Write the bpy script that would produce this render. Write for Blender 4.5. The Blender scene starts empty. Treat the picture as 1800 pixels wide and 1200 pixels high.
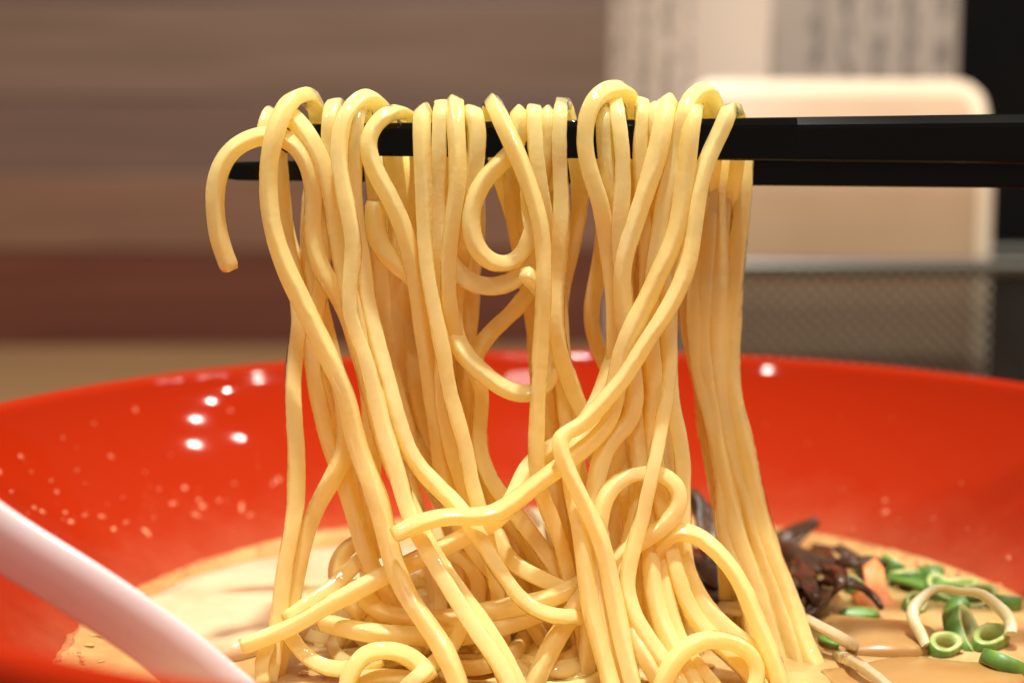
import bpy, bmesh, math, random
import numpy as np
from mathutils import Vector, Matrix, kdtree, noise

scene = bpy.context.scene
PI = math.pi
random.seed(7)
rng = np.random.default_rng(11)

# ------------------------------------------------------------------ camera
F_PX = 2500.0                                   # focal length in pixels of the 1800 px wide photograph
PITCH = math.radians(7.07)
CAM = Vector((-0.0092, -0.195, 0.1134))         # metres; table top is z = 0, bowl centre x = y = 0
FW = Vector((0, math.cos(PITCH), -math.sin(PITCH)))
UP = Vector((0, math.sin(PITCH), math.cos(PITCH)))
cam = bpy.data.cameras.new('camera')
cam_o = bpy.data.objects.new('camera', cam)
scene.collection.objects.link(cam_o)
cam_o.location = CAM
cam_o.rotation_euler = (PI / 2 - PITCH, 0, 0)
cam.sensor_width = 36
cam.lens = 36 * F_PX / 1800
cam.clip_start = 0.005
cam.clip_end = 20
cam.dof.use_dof = True
cam.dof.focus_distance = 0.1835
cam.dof.aperture_fstop = 12.5
scene.camera = cam_o

# ------------------------------------------------------------------ world and lamps (an evening restaurant: warm ceiling lamps)
world = bpy.data.worlds.new('World')
scene.world = world
world.use_nodes = True
wb = world.node_tree.nodes['Background']
wb.inputs[0].default_value = (1.0, 0.84, 0.66, 1)
wb.inputs[1].default_value = 0.27

def lamp(name, loc, target, power, size, col, shape='DISK', spread=180):
    l = bpy.data.lights.new(name, 'AREA')
    l.shape = shape
    l.size = size
    l.energy = power
    l.color = col
    l.spread = math.radians(spread)
    o = bpy.data.objects.new(name, l)
    scene.collection.objects.link(o)
    o.location = loc
    o.rotation_euler = (Vector(target) - Vector(loc)).to_track_quat('-Z', 'Y').to_euler()
    return o

WARM = (1.0, 0.93, 0.80)
for lx, ly, pw in [(0.77, 0.23, 0.7), (0.85, 0.40, 1.2), (0.99, 0.26, 1.7), (1.09, 0.09, 2.0), (1.15, -0.05, 2.4), (1.20, -0.29, 3.0)]:
    lamp('ceiling_spot_right', (lx, ly, 1.2), (0, 0, 0.06), pw, 0.04, WARM)
lamp('ceiling_spot_left', (-0.82, -0.70, 1.2), (0, 0, 0.06), 2.8, 0.05, WARM)
lamp('ceiling_spot_front', (0.10, -0.60, 1.15), (0, 0, 0.06), 4.2, 0.22, WARM)
lamp('ceiling_spot_over', (0.0, -0.12, 1.15), (0, 0, 0.06), 13.5, 0.06, (1.0, 1.0, 0.93))
lamp('ceiling_spot_back', (0.05, 0.28, 1.2), (0.05, 0.40, 0.05), 2.4, 0.10, (1.0, 0.88, 0.72))

scene.view_settings.view_transform = 'Standard'
scene.view_settings.look = 'None'
scene.view_settings.exposure = 0.2
scene.view_settings.gamma = 1.0
scene.view_settings.use_curve_mapping = False
scene.render.engine = 'CYCLES'
scene.cycles.use_denoising = True
scene.cycles.max_bounces = 24
scene.cycles.diffuse_bounces = 16
scene.cycles.transmission_bounces = 16
scene.cycles.sample_clamp_indirect = 6.0

# ------------------------------------------------------------------ helpers
def ray(px, py):
    return FW + Vector(((px - 900) / F_PX, 0, 0)) + UP * ((600 - py) / F_PX)

def P(px, py, y):
    """point seen at (px, py) of the photograph that stands y millimetres behind the bowl's centre"""
    d = ray(px, py)
    return CAM + d * ((y * 0.001 - CAM.y) / d.y)

def onz(px, py, z):
    """point seen at (px, py) on the level z (metres)"""
    d = ray(px, py)
    return CAM + d * ((z - CAM.z) / d.z)

def link(o, parent=None):
    scene.collection.objects.link(o)
    if parent is not None:
        o.parent = parent
    return o

def mesh_obj(name, verts, faces, mat, parent=None, smooth=True):
    me = bpy.data.meshes.new(name)
    me.from_pydata([tuple(v) for v in verts], [], faces)
    me.update()
    if smooth:
        me.polygons.foreach_set('use_smooth', [True] * len(me.polygons))
    me.materials.append(mat)
    return link(bpy.data.objects.new(name, me), parent)

def bm_obj(name, bm, mat, parent=None, smooth=True):
    me = bpy.data.meshes.new(name)
    bm.normal_update()
    bm.to_mesh(me)
    bm.free()
    if smooth:
        me.polygons.foreach_set('use_smooth', [True] * len(me.polygons))
    me.materials.append(mat)
    return link(bpy.data.objects.new(name, me), parent)

def empty(name, loc=(0, 0, 0)):
    o = bpy.data.objects.new(name, None)
    o.location = loc
    o.empty_display_size = 0.01
    return link(o)

def tag(o, label, cat, group=None):
    o['label'] = label
    o['category'] = cat
    if group:
        o['group'] = group
    return o

def mat(name):
    m = bpy.data.materials.new(name)
    m.use_nodes = True
    nt = m.node_tree
    b = nt.nodes['Principled BSDF']
    return m, nt, b

def node(nt, kind, **kw):
    n = nt.nodes.new(kind)
    for k, v in kw.items():
        if k in n.inputs:
            n.inputs[k].default_value = v
        else:
            setattr(n, k, v)
    return n

def noise_tex(nt, scale, detail=3, rough=0.55, coord='Object', mapping=None):
    tc = node(nt, 'ShaderNodeTexCoord')
    n = node(nt, 'ShaderNodeTexNoise')
    n.inputs['Scale'].default_value = scale
    n.inputs['Detail'].default_value = detail
    n.inputs['Roughness'].default_value = rough
    if mapping:
        mp = node(nt, 'ShaderNodeMapping')
        mp.inputs['Scale'].default_value = mapping
        nt.links.new(tc.outputs[coord], mp.inputs['Vector'])
        nt.links.new(mp.outputs[0], n.inputs['Vector'])
    else:
        nt.links.new(tc.outputs[coord], n.inputs['Vector'])
    return n

def ramp(nt, src, stops):
    r = node(nt, 'ShaderNodeValToRGB')
    while len(r.color_ramp.elements) < len(stops):
        r.color_ramp.elements.new(0.5)
    for e, (p, c) in zip(r.color_ramp.elements, stops):
        e.position = p
        e.color = (*c, 1)
    nt.links.new(src, r.inputs[0])
    return r

def bump(nt, b, src, strength, dist, sock='Normal'):
    n = node(nt, 'ShaderNodeBump')
    n.inputs['Strength'].default_value = strength
    n.inputs['Distance'].default_value = dist
    nt.links.new(src, n.inputs['Height'])
    nt.links.new(n.outputs[0], b.inputs[sock])
    return n

def setp(b, **kw):
    names = dict(color='Base Color', rough='Roughness', sss='Subsurface Weight', sssr='Subsurface Radius',
                 ssss='Subsurface Scale', coat='Coat Weight', coatr='Coat Roughness', ior='IOR', trans='Transmission Weight',
                 metal='Metallic', spec='Specular IOR Level')
    for k, v in kw.items():
        if k == 'color' and len(v) == 3:
            v = (*v, 1)
        b.inputs[names[k]].default_value = v

# ------------------------------------------------------------------ materials
def noodle_material(name, c0, c1, through=0.42):
    """boiled noodle: light passes on through the strand, thin uneven film of broth on top"""
    m, nt, b = mat(name)
    nt.nodes.remove(b)
    out = nt.nodes['Material Output']
    n = noise_tex(nt, 130, 3, 0.6)
    oi = node(nt, 'ShaderNodeObjectInfo')
    mx = node(nt, 'ShaderNodeMath', operation='MULTIPLY_ADD')
    nt.links.new(oi.outputs['Random'], mx.inputs[0])
    mx.inputs[1].default_value = 0.35
    nt.links.new(n.outputs[0], mx.inputs[2])
    r = ramp(nt, mx.outputs[0], [(0.35, c0), (0.95, c1)])
    df = node(nt, 'ShaderNodeBsdfDiffuse')
    tr = node(nt, 'ShaderNodeBsdfTranslucent')
    nt.links.new(r.outputs[0], df.inputs['Color']); nt.links.new(r.outputs[0], tr.inputs['Color'])
    g = noise_tex(nt, 420, 4, 0.6)
    bp = node(nt, 'ShaderNodeBump'); bp.inputs['Strength'].default_value = 0.3; bp.inputs['Distance'].default_value = 0.0004
    nt.links.new(g.outputs[0], bp.inputs['Height']); nt.links.new(bp.outputs[0], df.inputs['Normal'])
    mix = node(nt, 'ShaderNodeMixShader'); mix.inputs[0].default_value = through
    nt.links.new(df.outputs[0], mix.inputs[1]); nt.links.new(tr.outputs[0], mix.inputs[2])
    g2 = noise_tex(nt, 800, 2, 0.5)
    bp2 = node(nt, 'ShaderNodeBump'); bp2.inputs['Strength'].default_value = 0.45; bp2.inputs['Distance'].default_value = 0.0003
    nt.links.new(g2.outputs[0], bp2.inputs['Height'])
    gl = node(nt, 'ShaderNodeBsdfGlossy'); gl.inputs['Roughness'].default_value = 0.07
    nt.links.new(bp2.outputs[0], gl.inputs['Normal'])
    fr = node(nt, 'ShaderNodeFresnel'); fr.inputs['IOR'].default_value = 1.40
    wet = ramp(nt, noise_tex(nt, 160, 3, 0.6).outputs[0], [(0.40, (0.25,) * 3), (0.62, (3.2,) * 3)])
    mix2 = node(nt, 'ShaderNodeMixShader')
    geo = node(nt, 'ShaderNodeNewGeometry')
    front = node(nt, 'ShaderNodeMath', operation='SUBTRACT'); front.inputs[0].default_value = 1.0
    nt.links.new(geo.outputs['Backfacing'], front.inputs[1])
    film = node(nt, 'ShaderNodeMath', operation='MULTIPLY')
    wetf = node(nt, 'ShaderNodeMath', operation='MULTIPLY')
    nt.links.new(fr.outputs[0], wetf.inputs[0]); nt.links.new(wet.outputs[0], wetf.inputs[1])
    nt.links.new(wetf.outputs[0], film.inputs[0]); nt.links.new(front.outputs[0], film.inputs[1])
    nt.links.new(film.outputs[0], mix2.inputs[0])
    nt.links.new(mix.outputs[0], mix2.inputs[1]); nt.links.new(gl.outputs[0], mix2.inputs[2])
    nt.links.new(mix2.outputs[0], out.inputs['Surface'])
    return m

M_NOODLE = noodle_material('noodle', (0.986, 0.852, 0.36), (0.993, 0.899, 0.47))
M_PALE = noodle_material('sprout', (0.72, 0.60, 0.36), (0.80, 0.70, 0.46))

m, nt, b = mat('red_melamine'); M_RED = m
setp(b, rough=0.5, spec=0.0, coat=0.22, coatr=0.045, ior=1.5)
n = noise_tex(nt, 90, 4, 0.6)
r = ramp(nt, n.outputs[0], [(0.3, (0.03,) * 3), (0.75, (0.10,) * 3)])
nt.links.new(r.outputs[0], b.inputs['Coat Roughness'])
tc = node(nt, 'ShaderNodeTexCoord'); sp = node(nt, 'ShaderNodeSeparateXYZ'); nt.links.new(tc.outputs['Object'], sp.inputs[0])
n2 = noise_tex(nt, 120, 5, 0.7)
film = node(nt, 'ShaderNodeMath', operation='MULTIPLY_ADD'); film.inputs[1].default_value = 0.012
nt.links.new(n2.outputs[0], film.inputs[0]); nt.links.new(sp.outputs[2], film.inputs[2])
fr_ = ramp(nt, film.outputs[0], [(0.0525, (1.0,) * 3), (0.056, (0.35,) * 3), (0.062, (0.06,) * 3), (0.075, (0.0,) * 3)])
mixc = node(nt, 'ShaderNodeMix', data_type='RGBA')
nt.links.new(fr_.outputs[0], mixc.inputs['Factor'])
mixc.inputs['A'].default_value = (0.32, 0.0165, 0.0022, 1)
mixc.inputs['B'].default_value = (0.38, 0.07, 0.03, 1)
nt.links.new(mixc.outputs['Result'], b.inputs['Base Color'])

m, nt, b = mat('black_lacquer'); M_BLACK = m
setp(b, color=(0.0025, 0.0025, 0.0025), rough=0.28, ior=1.5, spec=0.16)
n = noise_tex(nt, 60, 3, 0.6, mapping=(0.25, 1, 1))
r = ramp(nt, n.outputs[0], [(0.35, (0.20,) * 3), (0.7, (0.38,) * 3)])
nt.links.new(r.outputs[0], b.inputs['Roughness'])

m, nt, b = mat('wet_lacquer'); M_WET = m
setp(b, color=(0.001, 0.001, 0.001), rough=0.04, spec=0.22)
bump(nt, b, noise_tex(nt, 420, 3, 0.6).outputs[0], 0.3, 0.0004)

m, nt, b = mat('broth'); M_BROTH = m
n = noise_tex(nt, 60, 4, 0.6)
r = ramp(nt, n.outputs[0], [(0.32, (0.40, 0.225, 0.078)), (0.5, (0.55, 0.345, 0.135)), (0.72, (0.68, 0.47, 0.22))])
nt.links.new(r.outputs[0], b.inputs['Base Color'])
setp(b, rough=0.07, sss=0.4, sssr=(1, 0.6, 0.3), ssss=0.002, ior=1.36)
bump(nt, b, noise_tex(nt, 140, 3).outputs[0], 0.25, 0.0012)

m, nt, b = mat('broth_foam'); M_FOAM = m
n = noise_tex(nt, 420, 4, 0.65)
r = ramp(nt, n.outputs[0], [(0.3, (0.42, 0.13, 0.05)), (0.6, (0.50, 0.22, 0.09)), (0.8, (0.58, 0.33, 0.16))])
nt.links.new(r.outputs[0], b.inputs['Base Color'])
setp(b, rough=0.3, sss=0.5, sssr=(1, 0.5, 0.3), ssss=0.001)
bump(nt, b, n.outputs[0], 0.2, 0.0005)

m, nt, b = mat('oil_fleck'); M_FLECK = m
n = noise_tex(nt, 260, 3, 0.6)
r = ramp(nt, n.outputs[0], [(0.35, (0.44, 0.07, 0.025)), (0.6, (0.56, 0.18, 0.07)), (0.78, (0.66, 0.36, 0.17))])
nt.links.new(r.outputs[0], b.inputs['Base Color'])
setp(b, rough=0.2, sss=0.4, sssr=(1, 0.4, 0.2), ssss=0.001)

m, nt, b = mat('pork'); M_PORK = m
n = noise_tex(nt, 75, 4, 0.6)
r = ramp(nt, n.outputs[0], [(0.3, (0.66, 0.47, 0.27)), (0.55, (0.74, 0.56, 0.36)), (0.8, (0.78, 0.62, 0.43))])
nt.links.new(r.outputs[0], b.inputs['Base Color'])
setp(b, rough=0.3, sss=0.7, sssr=(1, 0.6, 0.4), ssss=0.002)
bump(nt, b, noise_tex(nt, 300, 3).outputs[0], 0.2, 0.0006)

m, nt, b = mat('bamboo_shoot'); M_MENMA = m
n = noise_tex(nt, 90, 4, 0.6, mapping=(0.25, 1, 1))
r = ramp(nt, n.outputs[0], [(0.3, (0.36, 0.185, 0.055)), (0.7, (0.47, 0.27, 0.095))])
nt.links.new(r.outputs[0], b.inputs['Base Color'])
setp(b, rough=0.3, sss=0.4, sssr=(1, 0.6, 0.3), ssss=0.0015)

m, nt, b = mat('wood_ear'); M_EAR = m
n = noise_tex(nt, 220, 4, 0.6)
r = ramp(nt, n.outputs[0], [(0.3, (0.030, 0.013, 0.007)), (0.75, (0.12, 0.055, 0.028))])
nt.links.new(r.outputs[0], b.inputs['Base Color'])
setp(b, rough=0.3, spec=0.25)
bump(nt, b, noise_tex(nt, 500, 3).outputs[0], 0.5, 0.0006)

m, nt, b = mat('scallion_green'); M_GREEN = m
n = noise_tex(nt, 160, 3, 0.6)
r = ramp(nt, n.outputs[0], [(0.3, (0.045, 0.13, 0.02)), (0.55, (0.14, 0.28, 0.045)), (0.75, (0.38, 0.44, 0.13))])
nt.links.new(r.outputs[0], b.inputs['Base Color'])
setp(b, rough=0.42, sss=0.3, sssr=(0.6, 1, 0.3), ssss=0.001)

m, nt, b = mat('scallion_inner'); M_INNER = m
n = noise_tex(nt, 300, 3, 0.6)
r = ramp(nt, n.outputs[0], [(0.3, (0.30, 0.42, 0.10)), (0.7, (0.58, 0.60, 0.28))])
nt.links.new(r.outputs[0], b.inputs['Base Color'])
setp(b, rough=0.3, sss=0.3, sssr=(0.8, 1, 0.4), ssss=0.001)

m, nt, b = mat('onion_white'); M_WHITE_ONION = m
n = noise_tex(nt, 160, 3, 0.6)
r = ramp(nt, n.outputs[0], [(0.3, (0.62, 0.56, 0.30)), (0.7, (0.78, 0.72, 0.50))])
nt.links.new(r.outputs[0], b.inputs['Base Color'])
setp(b, rough=0.25, sss=0.6, sssr=(1, 0.9, 0.5), ssss=0.0015, coat=0.4, coatr=0.08)

m, nt, b = mat('carrot'); M_CARROT = m
n = noise_tex(nt, 260, 3, 0.6)
r = ramp(nt, n.outputs[0], [(0.3, (0.78, 0.20, 0.045)), (0.7, (0.84, 0.31, 0.09))])
nt.links.new(r.outputs[0], b.inputs['Base Color'])
setp(b, rough=0.4, spec=0.3, sss=0.15, sssr=(1, 0.5, 0.2), ssss=0.001)

m, nt, b = mat('spoon_plastic'); M_SPOON = m
setp(b, color=(0.66, 0.57, 0.59), rough=0.24, sss=0.25, sssr=(1, 0.8, 0.8), ssss=0.002, coat=0.3, coatr=0.12)
n = noise_tex(nt, 150, 3)
r = ramp(nt, n.outputs[0], [(0.3, (0.24,) * 3), (0.75, (0.36,) * 3)])
nt.links.new(r.outputs[0], b.inputs['Roughness'])

def wood(name, c0, c1, c2, rough=0.45, stretch=(0.6, 14, 14), scale=9):
    m, nt, b = mat(name)
    n = noise_tex(nt, scale, 5, 0.6, mapping=stretch)
    r = ramp(nt, n.outputs[0], [(0.3, c0), (0.52, c1), (0.75, c2)])
    nt.links.new(r.outputs[0], b.inputs['Base Color'])
    setp(b, rough=rough)
    bump(nt, b, n.outputs[0], 0.15, 0.0006)
    return m

M_TABLE = wood('table_wood', (0.17, 0.092, 0.040), (0.235, 0.132, 0.058), (0.30, 0.175, 0.085), 0.38)
M_PLANK = [wood('plank_umber', (0.115, 0.066, 0.044), (0.15, 0.088, 0.060), (0.185, 0.112, 0.080)),
           wood('plank_plum', (0.10, 0.054, 0.041), (0.13, 0.071, 0.054), (0.16, 0.092, 0.070)),
           wood('plank_russet', (0.135, 0.062, 0.037), (0.175, 0.083, 0.050), (0.215, 0.106, 0.066)),
           wood('plank_maroon', (0.085, 0.020, 0.010), (0.11, 0.028, 0.014), (0.15, 0.042, 0.022))]

m, nt, b = mat('black_wire'); M_WIRE = m
setp(b, color=(0.012, 0.011, 0.011), rough=0.22, coat=0.6, coatr=0.1)
bump(nt, b, noise_tex(nt, 300, 2).outputs[0], 0.1, 0.0005)

m, nt, b = mat('black_paint'); M_POST = m
n = noise_tex(nt, 25, 4, 0.6)
r = ramp(nt, n.outputs[0], [(0.3, (0.0015, 0.0013, 0.0012)), (0.75, (0.004, 0.0034, 0.003))])
nt.links.new(r.outputs[0], b.inputs['Base Color'])
setp(b, rough=0.8, spec=0.08)

m, nt, b = mat('rim_metal'); M_RIM = m
setp(b, color=(0.14, 0.135, 0.125), rough=0.4, metal=1.0)
bump(nt, b, noise_tex(nt, 120, 2).outputs[0], 0.15, 0.0005)

def paper(name, base, ink, cols, glyphs, amount, coverage=(0, 1)):
    """paper with columns of small printed characters (flat print)"""
    m, nt, b = mat(name)
    tc = node(nt, 'ShaderNodeUVMap')
    sep = node(nt, 'ShaderNodeSeparateXYZ')
    nt.links.new(tc.outputs[0], sep.inputs[0])
    def math_(op, a, bb):
        n = node(nt, 'ShaderNodeMath', operation=op)
        for i, v in enumerate((a, bb)):
            if v is None:
                continue
            if isinstance(v, (int, float)):
                n.inputs[i].default_value = v
            else:
                nt.links.new(v, n.inputs[i])
        return n.outputs[0]
    u, v = sep.outputs[0], sep.outputs[1]
    fu = math_('FRACT', math_('MULTIPLY', u, cols), None)
    col = math_('MULTIPLY', math_('GREATER_THAN', fu, 0.28), math_('LESS_THAN', fu, 0.74))
    mp = node(nt, 'ShaderNodeMapping')
    mp.inputs['Scale'].default_value = (cols * 3.3, glyphs * 1.0, 1)
    nt.links.new(tc.outputs[0], mp.inputs[0])
    n = node(nt, 'ShaderNodeTexNoise')
    n.inputs['Scale'].default_value = 1.6
    n.inputs['Detail'].default_value = 2
    nt.links.new(mp.outputs[0], n.inputs['Vector'])
    g = math_('GREATER_THAN', n.outputs[0], amount)
    cov = math_('MULTIPLY', math_('GREATER_THAN', u, coverage[0]), math_('LESS_THAN', u, coverage[1]))
    fac = math_('MULTIPLY', math_('MULTIPLY', col, g), cov)
    fac = math_('MULTIPLY', fac, 0.8)
    mix = node(nt, 'ShaderNodeMix', data_type='RGBA')
    nt.links.new(fac, mix.inputs['Factor'])
    mix.inputs['A'].default_value = (*base, 1)
    mix.inputs['B'].default_value = (*ink, 1)
    nt.links.new(mix.outputs['Result'], b.inputs['Base Color'])
    setp(b, rough=0.5)
    return m

M_SHEET = paper('printed_sheet', (0.62, 0.51, 0.43), (0.12, 0.08, 0.07), 7, 22, 0.50, (0.0, 0.5))
M_SHEET2 = paper('printed_sheet_shaded', (0.36, 0.295, 0.25), (0.10, 0.075, 0.07), 7, 15, 0.49, (0.30, 0.97))  # same kind of paper, its shade behind the card painted into the base colour
m, nt, b = mat('cream_card'); M_CARD = m
n = noise_tex(nt, 18, 2)
r = ramp(nt, n.outputs[0], [(0.3, (0.42, 0.27, 0.165)), (0.7, (0.48, 0.32, 0.205))])
nt.links.new(r.outputs[0], b.inputs['Base Color'])
setp(b, rough=0.35)
m, nt, b = mat('card_border'); M_CARDB = m
n = noise_tex(nt, 30, 2)
r = ramp(nt, n.outputs[0], [(0.3, (0.68, 0.54, 0.39)), (0.7, (0.73, 0.59, 0.44))])
nt.links.new(r.outputs[0], b.inputs['Base Color'])
setp(b, rough=0.3)

# ------------------------------------------------------------------ setting: table and plank wall
def box(bm, x0, x1, y0, y1, z0, z1, bev=0.0, seg=2):
    res = bmesh.ops.create_cube(bm, size=1)
    vs = res['verts']
    for v in vs:
        v.co = Vector(((x0 + x1) / 2 + v.co.x * (x1 - x0), (y0 + y1) / 2 + v.co.y * (y1 - y0), (z0 + z1) / 2 + v.co.z * (z1 - z0)))
    if bev:
        es = list({e for v in vs for e in v.link_edges})
        bmesh.ops.bevel(bm, geom=es, offset=bev, segments=seg, affect='EDGES', profile=0.5)

bm = bmesh.new()
box(bm, -0.85, 0.85, -0.42, 0.70, -0.03, 0.0, 0.004)
t = bm_obj('table', bm, M_TABLE, smooth=False)
t['kind'] = 'structure'

wall = empty('wall', (0, 0.72, 0))
wall['kind'] = 'structure'
for i, (z0, z1, mi, dy) in enumerate([(-0.03, 0.0586, 3, 0.0015), (0.0592, 0.1062, 2, 0.0), (0.1068, 0.1542, 1, 0.001),
                                     (0.1548, 0.2155, 0, 0.0005), (0.2161, 0.2705, 1, 0.001), (0.2711, 0.331, 0, 0.0),
                                     (0.3316, 0.391, 2, 0.0008), (0.3916, 0.45, 1, 0.0005)]):
    bm = bmesh.new()
    box(bm, -0.85, 0.85, dy, dy + 0.02, z0, z1, 0.0008)
    bm_obj('plank', bm, M_PLANK[mi], wall, smooth=False)

# ------------------------------------------------------------------ bowl
BOWL_IN = [(0.0984, 0.0750), (0.0968, 0.0744), (0.09545, 0.0719), (0.09323, 0.0684), (0.09021, 0.0644), (0.08621, 0.0599), (0.08101, 0.0549),
           (0.07616, 0.0508), (0.07118, 0.0470), (0.0628, 0.0414), (0.0500, 0.0346), (0.0300, 0.0287), (0.0100, 0.0274)]
BOWL_OUT = [(0.0993, 0.0746), (0.1000, 0.0734), (0.0998, 0.0715), (0.0985, 0.0690), (0.0930, 0.0600), (0.0820, 0.0460), (0.0660, 0.0310),
            (0.0480, 0.0195), (0.0370, 0.0140), (0.0350, 0.0120), (0.0345, 0.0008), (0.0335, 0.0), (0.0300, 0.0),
            (0.0290, 0.0010), (0.0285, 0.0080), (0.0100, 0.0085)]
def lathe(name, prof, mat_, parent=None, seg=144, cap=True):
    vs, fs = [], []
    for r_, z_ in prof:
        for k in range(seg):
            a = 2 * PI * k / seg
            vs.append((r_ * math.cos(a), r_ * math.sin(a), z_))
    n = len(prof)
    for i in range(n - 1):
        for k in range(seg):
            k2 = (k + 1) % seg
            fs.append((i * seg + k, i * seg + k2, (i + 1) * seg + k2, (i + 1) * seg + k))
    if cap:
        fs.append(tuple(range(seg)))
        fs.append(tuple((n - 1) * seg + k for k in reversed(range(seg))))
    return mesh_obj(name, vs, fs, mat_, parent)

def spline2(pts, sub=4):
    out = []
    for i in range(len(pts) - 1):
        p0 = Vector(pts[max(i - 1, 0)]); p1 = Vector(pts[i]); p2 = Vector(pts[i + 1]); p3 = Vector(pts[min(i + 2, len(pts) - 1)])
        for s in range(sub):
            t_ = s / sub
            out.append(tuple(0.5 * ((2 * p1) + (p2 - p0) * t_ + (2 * p0 - 5 * p1 + 4 * p2 - p3) * t_ ** 2 + (3 * p1 - p0 - 3 * p2 + p3) * t_ ** 3)))
    out.append(tuple(pts[-1]))
    return out

bowl = tag(empty('ramen_bowl'), 'large glossy red bowl holding the noodle soup', 'bowl')
inner = spline2(BOWL_IN, 3)
full = list(reversed(inner)) + spline2(BOWL_OUT, 3)
lathe('bowl_body', full, M_RED, bowl)

def wall_r(z):
    for (r0, z0), (r1, z1) in zip(BOWL_IN, BOWL_IN[1:]):
        if z1 <= z <= z0:
            return r1 + (r0 - r1) * (z - z1) / (z0 - z1)
    return 0.09
def wall_hit(px, py):
    """far inside wall of the bowl seen at (px, py): point and inward normal"""
    d = ray(px, py)
    lo = None
    t_ = 0.20
    while t_ < 0.36:
        p = CAM + d * t_
        if p.y > 0 and 0.045 < p.z < 0.0745 and math.hypot(p.x, p.y) >= wall_r(p.z):
            lo = p
            break
        if p.x < -0.03 and 0.045 < p.z < 0.0745 and math.hypot(p.x, p.y) >= wall_r(p.z):
            lo = p
            break
        t_ += 0.0002
    if lo is None:
        return None
    s = (wall_r(lo.z + 0.001) - wall_r(lo.z - 0.001)) / 0.002
    rr = Vector((lo.x, lo.y, 0)).normalized()
    n = Vector((-rr.x, -rr.y, s)).normalized()
    return lo, n

def blob(bm, p, n, a, b_, h, ang=0.0, seg=10):
    """low rounded drop lying on a surface, uneven outline"""
    t1 = n.orthogonal().normalized()
    t1 = Matrix.Rotation(ang, 3, n) @ t1
    t2 = n.cross(t1)
    ph = random.random() * 6
    rows = []
    for f_, hh in ((1.0, -0.05), (0.85, 0.45), (0.5, 0.85)):
        row = []
        for k in range(seg):
            q = 2 * PI * k / seg
            w = 1 + 0.16 * math.sin(2 * q + ph) + 0.10 * math.sin(3 * q + 2 * ph)
            row.append(bm.verts.new(p + t1 * (a * f_ * w * math.cos(q)) + t2 * (b_ * f_ * w * math.sin(q)) + n * (h * hh)))
        rows.append(row)
    top = bm.verts.new(p + n * h)
    for r0, r1 in zip(rows, rows[1:]):
        for k in range(seg):
            bm.faces.new((r0[k], r0[(k + 1) % seg], r1[(k + 1) % seg], r1[k]))
    for k in range(seg):
        bm.faces.new((rows[-1][k], rows[-1][(k + 1) % seg], top))

flecks = bmesh.new()
spots = [(238, 721, .55, .5), (195, 803, .55, .5), (37, 803, .6, .5), (0, 830, .7, .5), (405, 722, .5, .4), (280, 860, .5, .4),
         (325, 858, .7, .5), (305, 885, .9, .6), (350, 880, .5, .5), (385, 880, .5, .45), (345, 905, .5, 1.0), (425, 890, 1.3, .5),
         (440, 905, .9, .4), (357, 890, 1.0, .5), (258, 935, .7, 1.1), (222, 918, .6, .5), (200, 930, .6, .5), (180, 908, .7, .5),
         (125, 917, .7, .6), (75, 900, .6, .5), (60, 893, .5, .4), (115, 901, .5, .4), (100, 865, .5, .5), (490, 843, .9, .6),
         (480, 850, .8, .4), (270, 910, .5, .4), (150, 905, .9, .3), (412, 850, .5, .4), (135, 827, .35, .3), (55, 830, .3, .3),
         (110, 770, .3, .3), (165, 745, .35, .3), (20, 865, .4, .3), (40, 915, .6, .4), (300, 800, .3, .3), (450, 800, .3, .3),
         (255, 830, .3, .25), (1555, 900, .6, 1.0), (1555, 880, .5, .5), (1640, 912, .4, .4), (1770, 980, .7, .8), (1480, 860, .3, .3),
         (1345, 745, .3, .3), (1420, 780, .25, .3), (1690, 850, .3, .3), (5, 935, .5, .8), (90, 845, .35, .3), (150, 850, .3, .3),
         (215, 875, .35, .3), (505, 760, .35, .3), (1700, 930, .3, .3), (1500, 930, .4, .3)]
for px, py, a, b_ in spots:
    hit = wall_hit(px, py)
    if hit:
        blob(flecks, hit[0], hit[1], a * 0.00095, b_ * 0.00095, 0.00030, random.random() * 1.2)
for _ in range(110):
    px, py = random.choice([(random.uniform(0, 500), random.uniform(760, 960)), (random.uniform(-100, 460), random.gauss(890, 30)),
                            (random.uniform(1350, 1800), random.uniform(720, 960))])
    hit = wall_hit(px, py)
    if hit:
        s = random.uniform(0.00006, 0.00020)
        blob(flecks, hit[0], hit[1], s, s * random.uniform(0.7, 2.4), s * 0.5, random.random(), 7)
o = bm_obj('oil_flecks', flecks, M_FLECK, bowl)
o['kind'] = 'stuff'

# ------------------------------------------------------------------ broth
SOUP = 0.0470
R_SOUP = 0.0712
broth = tag(empty('broth', (0, 0, SOUP)), 'cloudy tan broth filling the red bowl', 'broth')
vs, fs = [(0, 0, 0)], []
rings, seg = 40, 144
for i in range(1, rings + 1):
    rr = R_SOUP * i / rings
    for k in range(seg):
        a = 2 * PI * k / seg
        x, y = rr * math.cos(a), rr * math.sin(a)
        z = 0.00035 * noise.noise(Vector((x * 90, y * 90, 3.1))) + (0.0006 * max(0, (i - rings + 2) / 2))
        vs.append((x, y, z))
for k in range(seg):
    fs.append((0, 1 + k, 1 + (k + 1) % seg))
for i in range(rings - 1):
    for k in range(seg):
        a0 = 1 + i * seg + k; a1 = 1 + i * seg + (k + 1) % seg
        fs.append((a0, a0 + seg, a1 + seg, a1))
mesh_obj('broth_surface', vs, fs, M_BROTH, broth)
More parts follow.
